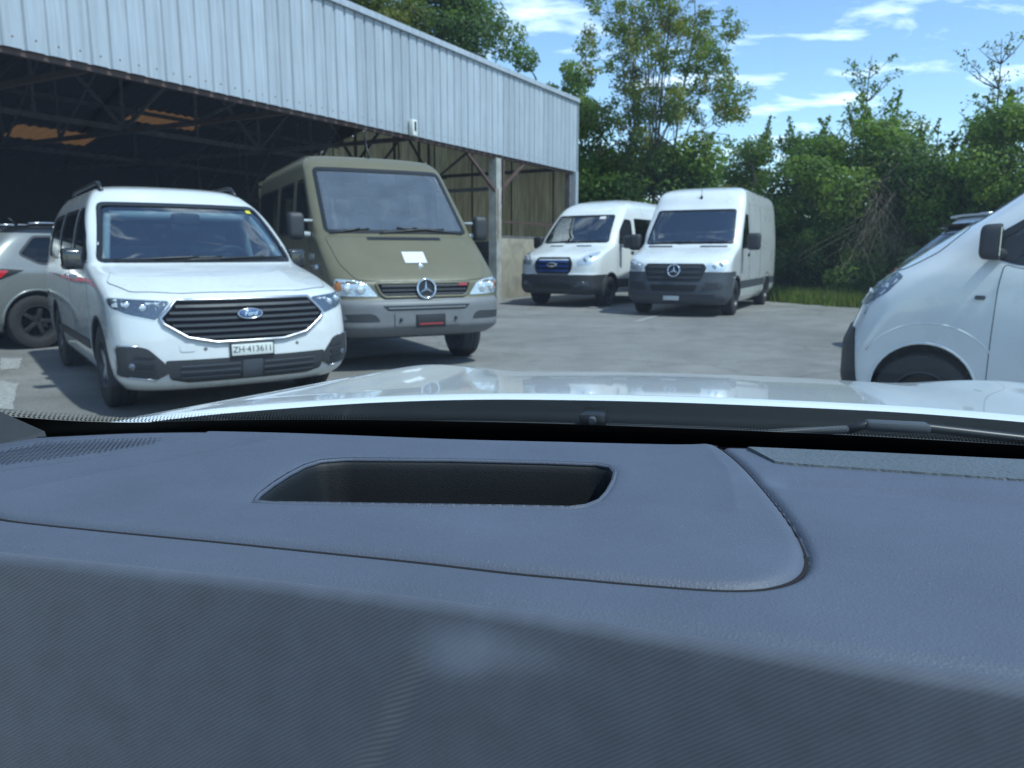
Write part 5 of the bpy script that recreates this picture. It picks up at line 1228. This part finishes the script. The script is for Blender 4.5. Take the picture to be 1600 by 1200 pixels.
# ------------------------------------------------------------------ the car we sit in
YAW = R(12); CO = Vector((.049,-.0104,0)); own = empty('delivery_van_cab', CO, -YAW)
tag(own, 'white car whose blue-grey dashboard and white bonnet fill the foreground', 'car')
cy, sy = math.cos(YAW), math.sin(YAW)
def loc(p): q = Vector(p)-CO; return Vector((q.x*cy-q.y*sy, q.x*sy+q.y*cy, q.z))
def LP(px, py, z=1.0): return loc(U(px, py, z))
def plastic(name, col, rough, scale, strength, kind='pebble', dust_or_sheen=.0):
    m = bpy.data.materials.new(name); m.use_nodes = True; nt = m.node_tree; b = nt.nodes['Principled BSDF']; N = nt.nodes.new; L = nt.links.new
    b.inputs['Roughness'].default_value = rough; b.inputs['Specular IOR Level'].default_value = .4; tc = N('ShaderNodeTexCoord')
    n2 = N('ShaderNodeTexNoise'); n2.inputs['Scale'].default_value = 7; n2.inputs['Detail'].default_value = 7; n2.inputs['Roughness'].default_value = .6; L(tc.outputs['Object'], n2.inputs['Vector'])
    n3 = N('ShaderNodeTexNoise'); n3.inputs['Scale'].default_value = 420; n3.inputs['Detail'].default_value = 2; L(tc.outputs['Object'], n3.inputs['Vector'])
    r3 = N('ShaderNodeMapRange'); r3.inputs[1].default_value = .66; r3.inputs[2].default_value = .78; r3.inputs[3].default_value = 0; r3.inputs[4].default_value = dust_or_sheen; L(n3.outputs['Fac'], r3.inputs[0])
    mr = N('ShaderNodeMapRange'); mr.inputs[1].default_value = .3; mr.inputs[2].default_value = .7; mr.inputs[3].default_value = .9; mr.inputs[4].default_value = 1.1; L(n2.outputs['Fac'], mr.inputs[0])
    mu = N('ShaderNodeMixRGB'); mu.blend_type = 'MULTIPLY'; mu.inputs[0].default_value = 1; mu.inputs[1].default_value = (*col,1); L(mr.outputs[0], mu.inputs[2])
    du = N('ShaderNodeMixRGB'); L(r3.outputs[0], du.inputs[0]); L(mu.outputs[0], du.inputs[1]); du.inputs[2].default_value = (.5,.52,.55,1); L(du.outputs[0], b.inputs['Base Color'])
    vo = N('ShaderNodeTexVoronoi'); vo.inputs['Scale'].default_value = scale; vo.feature = 'F1' if kind == 'fine' else 'DISTANCE_TO_EDGE'; 
    dn = N('ShaderNodeTexNoise'); dn.inputs['Scale'].default_value = scale*.6; L(tc.outputs['Object'], dn.inputs['Vector'])
    vm = N('ShaderNodeVectorMath'); vm.operation = 'MULTIPLY_ADD'; L(dn.outputs['Color'], vm.inputs[0]); vm.inputs[1].default_value = (1.2/scale,)*3; L(tc.outputs['Object'], vm.inputs[2]); L(vm.outputs[0], vo.inputs['Vector'])
    bp = N('ShaderNodeBump'); bp.inputs['Strength'].default_value = strength; bp.inputs['Distance'].default_value = .0016
    L(vo.outputs['Distance'], bp.inputs['Height']); L(bp.outputs[0], b.inputs['Normal']); M[name] = m
plastic('dash_plastic', (.080,.096,.134), .55, 330, .35, dust_or_sheen=.10)
plastic('lid_plastic', (.080,.096,.134), .55, 330, .28, dust_or_sheen=.10)
plastic('grain_trim', (.085,.10,.115), .42, 130, 1.0)
plastic('pocket_plastic', (.008,.010,.013), .6, 400, .2)
mat('frit', (.004,.004,.005), .35); mat('cowl_plastic', (.05,.058,.066), .55, var=.15, vscale=8, bump=.05, bscale=200)
mat('bonnet_paint', (.66,.70,.72), .26, coat=.8); mat('headliner_grey', (.040,.047,.055), .95, var=.15, vscale=60); mat('headliner', (.35,.35,.34), .95); mat('hole_dark', (.006,.006,.008), .9)
def fabric():
    m = bpy.data.materials.new('dash_fabric'); m.use_nodes = True; nt = m.node_tree; b = nt.nodes['Principled BSDF']; N = nt.nodes.new; L = nt.links.new
    b.inputs['Roughness'].default_value = .75; b.inputs['Sheen Weight'].default_value = .3; uv = N('ShaderNodeUVMap')
    mp = N('ShaderNodeMapping'); mp.inputs['Rotation'].default_value = (0,0,R(33)); L(uv.outputs[0], mp.inputs[0])
    dn = N('ShaderNodeTexNoise'); dn.inputs['Scale'].default_value = 14; dn.inputs['Detail'].default_value = 3; L(uv.outputs[0], dn.inputs['Vector'])
    vm = N('ShaderNodeVectorMath'); vm.operation = 'MULTIPLY_ADD'; L(dn.outputs['Color'], vm.inputs[0]); vm.inputs[1].default_value = (.004,.004,0); L(mp.outputs[0], vm.inputs[2])
    w = N('ShaderNodeTexWave'); w.wave_type = 'BANDS'; w.bands_direction = 'Y'; w.inputs['Scale'].default_value = 132; w.inputs['Distortion'].default_value = .0; L(vm.outputs[0], w.inputs['Vector'])
    n1 = N('ShaderNodeTexNoise'); n1.inputs['Scale'].default_value = 260; n1.inputs['Detail'].default_value = 3; L(uv.outputs[0], n1.inputs['Vector'])
    n2 = N('ShaderNodeTexNoise'); n2.inputs['Scale'].default_value = 38; n2.inputs['Detail'].default_value = 5; L(uv.outputs[0], n2.inputs['Vector'])
    mx = N('ShaderNodeMath'); mx.operation = 'MULTIPLY_ADD'; L(n1.outputs['Fac'], mx.inputs[0]); mx.inputs[1].default_value = .9; L(w.outputs['Fac'], mx.inputs[2])
    r = N('ShaderNodeMapRange'); r.inputs[1].default_value = .1; r.inputs[2].default_value = 1.7; r.inputs[3].default_value = .88; r.inputs[4].default_value = 1.11; L(mx.outputs[0], r.inputs[0])
    r2 = N('ShaderNodeMapRange'); r2.inputs[1].default_value = .3; r2.inputs[2].default_value = .75; r2.inputs[3].default_value = .9; r2.inputs[4].default_value = 1.16; L(n2.outputs['Fac'], r2.inputs[0])
    mm = N('ShaderNodeMath'); mm.operation = 'MULTIPLY'; L(r.outputs[0], mm.inputs[0]); L(r2.outputs[0], mm.inputs[1])
    mu = N('ShaderNodeMixRGB'); mu.blend_type = 'MULTIPLY'; mu.inputs[0].default_value = 1; mu.inputs[1].default_value = (.054,.067,.097,1); L(mm.outputs[0], mu.inputs[2]); L(mu.outputs[0], b.inputs['Base Color'])
    bp = N('ShaderNodeBump'); bp.inputs['Strength'].default_value = .2; bp.inputs['Distance'].default_value = .0008; L(mx.outputs[0], bp.inputs['Height']); L(bp.outputs[0], b.inputs['Normal']); M['dash_fabric'] = m
fabric()
ZD = 1.0
def curve(pts, key=0):
    return pchip(sorted([(p[0], p[1]) for p in pts]))
back = [LP(*q) for q in ((-260,702),(-120,690),(0,683),(100,678),(220,673),(340,672),(520,677),(700,684),(900,689),(1120,695),(1350,704),(1600,716),(1900,736),(2300,772))]
front = [LP(*q) for q in ((-380,812),(-200,828),(0,850),(200,870),(400,890),(600,912),(800,938),(1000,966),(1300,1008),(1600,1047),(1900,1088),(2400,1160))]
fb, ff_ = curve(back), curve(front)
X0, X1 = -.86, .80
seam_px = [(-70,770),(-45,790),(0,803),(60,811),(200,825),(350,839),(500,854),(650,869),(800,886),(900,895),(1000,904),(1100,911.5),(1160,913),(1205,909),(1240,898),(1257,882),(1259,862),(1250,838),(1230,806),(1200,768),(1165,728),(1140,705),(1118,690)]
def catmull(pts, k=6):
    out = []; n_ = len(pts)
    for i in range(n_-1):
        p0, p1, p2, p3 = (np.array(pts[max(0,min(n_-1,i+d))], float) for d in (-1,0,1,2))
        for j in range(k):
            t = j/k; out.append(tuple(.5*((2*p1)+(-p0+p2)*t+(2*p0-5*p1+4*p2-p3)*t*t+(-p0+3*p1-3*p2+p3)*t**3)))
    out.append(tuple(pts[-1])); return out
seam = catmull([LP(*q).xy[:] for q in seam_px], 5)
lid_poly = seam+[LP(*q).xy[:] for q in ((1110,680),(340,660),(318,676),(230,700),(120,722),(0,738),(-60,752))]
pocket_px = [(396,783),(404,772),(425,756),(450,740),(475,727),(500,719),(540,716),(700,717),(860,721),(935,724),(954,728),(961,737),(958,750),(948,768),(935,782),(915,790),(890,793),(800,791),(600,788),(430,785)]
pocket = [LP(*q).xy[:] for q in pocket_px]
trim_px = [(1163,698),(1350,706),(1600,718),(1900,738),(2100,754),(2100,800),(1900,776),(1600,751),(1400,737),(1240,726),(1208,722)]
trim = [LP(*q).xy[:] for q in trim_px]
NU, NV = 1040, 270
xs = np.linspace(X0, X1, NU); sv = np.linspace(0, 1, NV)
Xg = np.repeat(xs[:,None], NV, 1); yb = fb(xs)[:,None]; yf_ = ff_(xs)[:,None]; Yg = yb*(1-sv)+yf_*sv
ds = polydist(seam, Xg, Yg, closed=False); inl = inside(lid_poly, Xg, Yg); dp = polydist(pocket, Xg, Yg); inp = inside(pocket, Xg, Yg)
Z = np.full_like(Xg, ZD)
Z += .003*(1-((sv-.5)*2)**2)[None,:]-.0030
Z -= .008*np.exp(-((1-sv)[None,:]*np.abs(yb-yf_)/.008)**2)*.4                      # front edge rolls over
Z = Z-np.where(inl, .0060*np.exp(-(ds/.0046)**1.4), .0065*np.exp(-(ds/.0036)**1.5))   # lid edge and seam
right = 1/(1+np.exp(-(Xg-.10)/.02))
Z = Z-np.where(inl, 0, .008*np.exp(-(ds/.017)**1.4)*right*(Yg > ff_(Xg)+.05))         # wider valley beside the lid
Z = Z+np.where(inl, .0015, 0)
a = np.array(LP(1235,752).xy[:]); b_ = np.array(LP(1900,806).xy[:]); dt = polydist([a, b_], Xg, Yg, closed=False)
Z -= .0055*np.exp(-(dt/.016)**2)                                                    # trough under the trim strip
cre = [LP(*q).xy[:] for q in ((1098,690),(1140,740),(1150,800))]; dc = polydist(cre, Xg, Yg, closed=False); Z += np.where(inl, .0022*np.exp(-(dc/.02)), 0)
cre2 = [LP(*q).xy[:] for q in ((20,770),(260,725),(420,690))]; dc2 = polydist(cre2, Xg, Yg, closed=False); Z += np.where(inl, .0016*np.exp(-(dc2/.018)), 0)
Z -= np.where(~inp, .0035*np.exp(-(dp/.004)), 0)
Q = grid_quads(NU, NV)
def nearest_on(poly, X, Y, closed):
    P_ = np.array(poly); D = np.full(X.shape, 1e9); NX_ = X.copy(); NY_ = Y.copy(); n_ = len(P_)
    for i in range(n_ if closed else n_-1):
        a = P_[i]; b = P_[(i+1) % n_]; ab = b-a; l = max(ab@ab, 1e-12); t = np.clip(((X-a[0])*ab[0]+(Y-a[1])*ab[1])/l, 0, 1)
        qx = a[0]+t*ab[0]; qy = a[1]+t*ab[1]; d = np.hypot(X-qx, Y-qy); k = d < D; D[k] = d[k]; NX_[k] = qx[k]; NY_[k] = qy[k]
    return NX_, NY_
Vd = np.stack([Xg, Yg, Z], 2).reshape(-1,3); il = inl.ravel(); ip = inp.ravel()
ql = il[Q].sum(1); qp = ip[Q].sum(1)
def submesh(name, mask, parent, m, bad=None, poly=None, closed=True, dz=0.0, maxd=.004):
    q = Q[mask]; ids = np.unique(q); mp = np.full(len(Vd), -1); mp[ids] = np.arange(len(ids)); W = Vd[ids].copy()
    for bd, pl, cl in zip(bad or [], poly or [], closed if isinstance(closed, list) else [closed]*9):
        k = bd[ids]; x_, y_ = nearest_on(pl, W[k,0], W[k,1], cl); near = np.hypot(x_-W[k,0], y_-W[k,1]) < maxd
        idx = np.where(k)[0][near]; W[idx,0] = x_[near]; W[idx,1] = y_[near]
    return np_mesh(name, W, mp[q][:, ::-1], parent, m)
dashb = submesh('dashboard', ql < 4, own, 'dash_plastic', [il], [seam], False); tag(dashb, 'blue-grey grained dashboard pad')
lid = submesh('storage_lid', (ql > 0) & (qp < 4), dashb, 'lid_plastic', [~il, ip], [seam, pocket], [False, True]); lid['label'] = 'smooth lid with an oblong open tray'
# tray sunk in the lid: rolled lip, walls, floor
pk = dens(pocket, .008); n = len(pk); V = []; F = []
prof = [(0,.0002),(.0012,-.0002),(.003,-.003),(.004,-.008),(.007,-.03),(.012,-.105),(.020,-.115)]
pc = np.array(pk).mean(0)
poly0 = pk
for j, (d, dz) in enumerate(prof):
    pp = inset(poly0, d) if d else poly0
    V += [(p[0], p[1], ZD+dz-.003) for p in pp]
for j in range(len(prof)-1):
    for k in range(n): F.append((j*n+k, j*n+(k+1) % n, (j+1)*n+(k+1) % n, (j+1)*n+k))
F.append(tuple((len(prof)-1)*n+k for k in range(n)))
mesh('storage_tray', V, F, dashb, 'pocket_plastic', smooth=True)
gs = dens(seam, .006, False); tube('seam_shade', [(x, y, ZD-.0058) for x, y in gs], .0019, dashb, 'hole_dark', n=6)  # dark tube laid in the seam as the shade of the gap
tube('tray_lip', [(p[0], p[1], ZD-.0018) for p in pk], .0022, dashb, 'lid_plastic', n=8, closed=True)
# coarse-grained trim strip in front of the vent
tv = dens(trim, .02); n = len(tv); V = [(x, y, ZD+.0008) for x, y in inset(tv, .0025)]+[(x, y, ZD-.006) for x, y in tv]; F = [tuple(range(n))]+[(k, (k+1) % n, n+(k+1) % n, n+k) for k in range(n)]
mesh('vent_trim', V, F, dashb, 'grain_trim')
# loudspeaker perforations
gpoly = [LP(*q).xy[:] for q in ((-200,740),(-200,700),(0,706),(70,692),(150,688),(255,685),(240,693),(170,705),(90,716),(0,727),(-100,737))]
gx0, gx1 = min(p[0] for p in gpoly), max(p[0] for p in gpoly); gy0, gy1 = min(p[1] for p in gpoly), max(p[1] for p in gpoly); V = []; F = []
for i, gy in enumerate(np.arange(gy0, gy1, .0048)):
    for gx in np.arange(gx0+(i % 2)*.0027, gx1, .0054):
        if inside(gpoly, np.array([gx]), np.array([gy]))[0]:
            b0 = len(V); V += [(gx+.0015*math.cos(t), gy+.0015*math.sin(t), ZD+.0012) for t in np.linspace(0, 2*math.pi, 8, endpoint=False)]; F.append(tuple(range(b0, b0+8)))
o = mesh('speaker_perforations', V, F, dashb, 'hole_dark'); o['kind'] = 'stuff'
# fabric front below the pad: rolls over the edge and falls away, one soft crease
xf = np.linspace(X0, X1, 360); arc = [(0,0)]+[(.009*math.sin(t), .009*(1-math.cos(t))) for t in np.linspace(.15, 1.25, 9)]
o_, d_ = arc[-1]
for k in range(1, 60): arc.append((o_+.22*k*.006*.9, d_+k*.006))
arc = np.array(arc); sl = np.concatenate([[0], np.cumsum(np.hypot(*np.diff(arc, axis=0).T))])
yy = ff_(xf); tx = np.gradient(yy, xf); nrm = np.stack([tx, -np.ones_like(tx)], 1); nrm /= np.linalg.norm(nrm, axis=1, keepdims=True)
al = np.concatenate([[0], np.cumsum(np.hypot(np.diff(xf), np.diff(yy)))])
XX = xf[:,None]+nrm[:,0:1]*arc[None,:,0]; YY = yy[:,None]+nrm[:,1:2]*arc[None,:,0]; ZZ = ZD-.0058-arc[None,:,1]+np.zeros_like(XX)
S_, A_ = np.meshgrid(sl, al)
xc = np.interp(LP(715,950).x, xf, al)
cre = (A_-(xc-.0-.42*np.maximum(0, S_-.02)-.3*np.maximum(0,S_-.02)**2)); amp = .018*np.clip((S_-.016)/.016, 0, 1)**1.2
bump_ = amp*(np.exp(-(np.clip(cre,0,None)/.045)**2)*(cre >= 0)+np.exp(-(np.clip(-cre,0,None)/.020)**2)*(cre < 0))
XX += nrm[:,0:1]*bump_; YY += nrm[:,1:2]*bump_
np_mesh('fabric_front', np.stack([XX,YY,ZZ],2).reshape(-1,3), grid_quads(360, len(arc))[:, ::-1], dashb, 'dash_fabric', uv=np.stack([A_, S_],2).reshape(-1,2))
# woven pillar lining where the dash meets the left pillar
A_l, B_l = LP(-120,716), LP(75,679); mesh('pillar_lining', [(A_l.x,A_l.y,ZD-.01),(B_l.x,B_l.y,ZD-.01),(B_l.x-.01,B_l.y+.006,ZD+.002),(A_l.x-.02,A_l.y+.03,ZD+.075)], [(0,1,2,3)], dashb, 'headliner_grey')
# ---- windscreen
base = [(-.90,.62),(-.84,.70),(-.74,.775),(-.6,.84),(-.4,.885),(-.15,.912),(.1,.92),(.35,.905),(.6,.865),(.8,.80),(.9,.72)]
gb = pchip(base); RAKE = R(36); NX, NQ = 121, 40
gx = np.linspace(-.90, .90, NX); gq = np.linspace(0, 1.02, NQ); GX = np.repeat(gx[:,None], NQ, 1); GQ = np.repeat(gq[None,:], NX, 0)
def wsurf(x, q, off=0.0):
    q = np.asarray(q); bow = .03*np.sin(np.clip(q/1.0,0,1)*math.pi)
    nx_, nz_ = math.sin(RAKE), math.cos(RAKE)
    return np.stack([np.asarray(x)*(1-.14*q)+.006*q, gb(x)*(1-.25*np.clip(q,0,1))+.25*np.clip(q,0,1)*.87-q*math.cos(RAKE)+(bow-off)*nx_, .985+q*math.sin(RAKE)+(bow-off)*nz_], -1)
wind = np_mesh('windscreen', wsurf(GX, GQ).reshape(-1,3), grid_quads(NX, NQ), own, 'cabin_glass')
def frit(x0, x1, q0, q1, name='frit_band', n=120, k=6):
    xx = np.linspace(x0, x1, n)
    V = []
    for x in xx:
        a_, b_ = (q0(x), q1(x)); V.append([wsurf(x, a_+(b_-a_)*t, .0025) for t in np.linspace(0,1,k)])
    return np_mesh(name, np.array(V).reshape(-1,3), grid_quads(n, k), wind, 'frit')
def ftop(x): return .026+.10*max(0,(abs(x)-.64)/.24)**2.2
frit(-.90, .90, lambda x: -.06, ftop)
for sx in (-1, 1):
    x_e = -.90 if sx < 0 else .90
    V = [[wsurf(x_e-sx*.045*t, q, .0025) for t in np.linspace(0,1,4)] for q in gq]; np_mesh('frit_band', np.array(V).reshape(-1,3), grid_quads(NQ, 4), wind, 'frit')
V = []; F = []
for row in range(5):
    rad = .00125-.00019*row
    for i, x in enumerate(np.arange(-.89, .89, .0036)):
        q = ftop(x)+.0020+row*.0034; xo = x+(row % 2)*.0018; c = wsurf(xo, q, .002); tx_ = wsurf(xo+.001, q, .002)-c; tx_ /= np.linalg.norm(tx_); tq = wsurf(xo, q+.001, .002)-c; tq /= np.linalg.norm(tq); b0 = len(V)
        V += [tuple(c+tx_*rad*math.cos(t)+tq*rad*1.5*math.sin(t)) for t in np.linspace(0, 2*math.pi, 6, endpoint=False)]; F.append(tuple(range(b0, b0+6)))
o = mesh('frit_dots', V, F, wind, 'frit'); o['kind'] = 'stuff'
# black foot of the glass between dash and cowl
xx = np.linspace(-.90, .90, 80); V = []
for x in xx:
    g0 = wsurf(np.clip(x,-.90,.90), 0.0); yb_ = float(fb(np.clip(x, X0, X1))); V.append([(x, yb_+.0, ZD-.002), (x, yb_+.004, ZD-.02), (x, g0[1]+.0, .955)])
np_mesh('glass_seal', np.array(V).reshape(-1,3), grid_quads(80, 3), own, 'frit')
# ---- bonnet and wings
bonR = [(-.90,.60),(-.82,.70),(-.72,.80),(-.58,.91),(-.44,.975),(-.25,1.015),(0,1.035),(.2,1.03),(.37,1.005),(.6,.95),(.75,.86),(.90,.70)]
hb = pchip(bonR); NXb, NYb = 181, 70
xsb = np.linspace(-.90, .90, NXb); Vb = np.zeros((NXb, NYb, 3))
t = np.linspace(0, 1, NYb)
for i, x in enumerate(xsb):
    y0 = float(hb(x)); y1 = 2.16-.34*abs(x/.9)**2.6; yv = y0+(y1-y0)*t; ax = abs(x)
    z = 1.0-.092*t-.05*t**3-.22*np.clip((t-.78)/.22,0,1)**2.2
    z = z-.028*np.clip((ax-.62)/.28,0,1)**2-.16*np.clip((ax-.76)/.14,0,1)**2.4
    hump = np.exp(-((ax-.60)/.12)**2)*np.clip((t-.15)/.5,0,1)*.026; z = z+hump
    z = z+.010*np.exp(-((ax)/.5)**4)*(1-.6*t)
    z[0] -= .006 
    Vb[i,:,0] = x; Vb[i,:,1] = yv; Vb[i,:,2] = z
np_mesh('bonnet', Vb.reshape(-1,3), grid_quads(NXb, NYb), own, 'bonnet_paint')
V = []; F = []                                                             # skirt under the bonnet edge: wings and nose
rim = [tuple(Vb[0,j]) for j in range(NYb)]+[tuple(Vb[i,-1]) for i in range(NXb)]+[tuple(Vb[-1,j]) for j in reversed(range(NYb))]
for p in rim: V += [p, (p[0]*1.012, p[1]+.02*(p[1] > 1.6), p[2]-.14), (p[0]*1.015, p[1]+.03*(p[1] > 1.6), .32)]
for i in range(len(rim)-1):
    for k in range(2): F.append((3*i+k, 3*i+3+k, 3*i+4+k, 3*i+1+k))
mesh('wing_panel', V, F, own, 'bonnet_paint', smooth=True)
xx = np.linspace(-.86, .88, 100); V = []
for x in xx:
    g0 = wsurf(np.clip(x,-.90,.90), .01); y1 = float(hb(np.clip(x,-.9,.9)))+.02; y1 = max(y1, g0[1]+.03)
    V.append([(x, g0[1]-.01, .962), (x, g0[1]*.6+y1*.4, .968), (x, y1-.03, .975), (x, y1, .955)])
np_mesh('cowl_panel', np.array(V).reshape(-1,3), grid_quads(100, 4), own, 'cowl_plastic')
p = LP(926,655,.985); bm = bmesh.new(); bm_box(bm, (p.x, p.y+.02, .982), (.036,.05,.022), bev=.007); o = from_bm('washer_nozzle', bm, own, 'black_trim', angle=40)
bm = bmesh.new(); bmesh.ops.create_cone(bm, cap_ends=True, segments=14, radius1=.006, radius2=.004, depth=.006); bmesh.ops.rotate(bm, cent=(0,0,0), matrix=Matrix.Rotation(R(90),3,'X'), verts=bm.verts); bmesh.ops.translate(bm, vec=(p.x, p.y-.007, .984), verts=bm.verts); from_bm('nozzle_jet', bm, o, 'grey_plastic')
# wiper resting along the cowl on the right
w0, w1, w2, w3 = LP(1215,676,.985), LP(1325,671,.99), LP(1352,664,.995), LP(1452,669,.995)
wip = tube('wiper_arm', [LP(1120,683,.98), w0, w1], .005, own, 'cowl_plastic', n=8)
bm = bmesh.new(); d = (w3-w2); q = d.to_track_quat('X','Z').to_matrix(); bm_box(bm, (w2+w3)/2, (d.length,.022,.012), rot=q, bev=.004); from_bm('wiper_joint', bm, wip, 'cowl_plastic', angle=40)
tube('wiper_blade', [w1, w2, w3, LP(1600,686,.985), LP(1750,702,.98)], .006, wip, 'black_trim', n=8)
# ---- cabin round the camera (roof, pillars, doors), so that light reaches the dash as in a car
top = wsurf(gx, np.full(NX, 1.0)); V = []
for i in range(NX):
    x, y, z = top[i]; V.append([(x, y, z+.004), (x*1.02, y-.10, z+.05-.03*(x/.75)**2), (x*1.03, -1.2, 1.70-.04*(x/.75)**2), (x*1.0, -2.3, 1.62)])
np_mesh('roof', np.array(V).reshape(-1,3), grid_quads(NX, 4), own, 'headliner')
for sx in (-1, 1):
    e = -.90 if sx < 0 else .90; pts = [Vector(wsurf(e, q, .02)) for q in np.linspace(0, 1.0, 12)]
    tube('windscreen_pillar', [p+Vector((sx*.03,-.01,0)) for p in pts], .045, own, 'headliner', n=10)
    x = sx*.86
    mesh('door_panel', [(x,.66,.35),(x,.66,.97),(x,-1.2,.98),(x,-1.2,.35)], [(0,1,2,3)], own, 'dark_plastic'); mesh('door_panel', [(x,-1.2,.35),(x,-1.2,1.0),(x,-2.3,1.0),(x,-2.3,.35)], [(0,1,2,3)], own, 'dark_plastic')
    for y in (-.35,-1.25,-2.3): tube('door_pillar', [(x,y,.95),(x*.93,y-.03,1.35),(x*.80,y-.06,1.66)], .05, own, 'headliner', n=8)
    mesh('door_glass', [(x,.5,.97),(x,-.3,.98),(x*.82,-.36,1.62),(x*.84,-.05,1.62)], [(0,1,2,3)], own, 'cabin_glass')
    tube('roof_rail_lining', [(sx*.73,.02,1.60),(sx*.74,-.5,1.665),(sx*.75,-1.3,1.665),(sx*.73,-2.3,1.6)], .05, own, 'headliner', n=8)
mesh('floor', [(-.86,.9,.35),(.86,.9,.35),(.86,-2.3,.35),(-.86,-2.3,.35)], [(0,1,2,3)], own, 'interior')
mesh('tailgate', [(-.86,-2.3,.35),(.86,-2.3,.35),(.86,-2.3,1.0),(-.86,-2.3,1.0)], [(0,1,2,3)], own, 'dark_plastic')
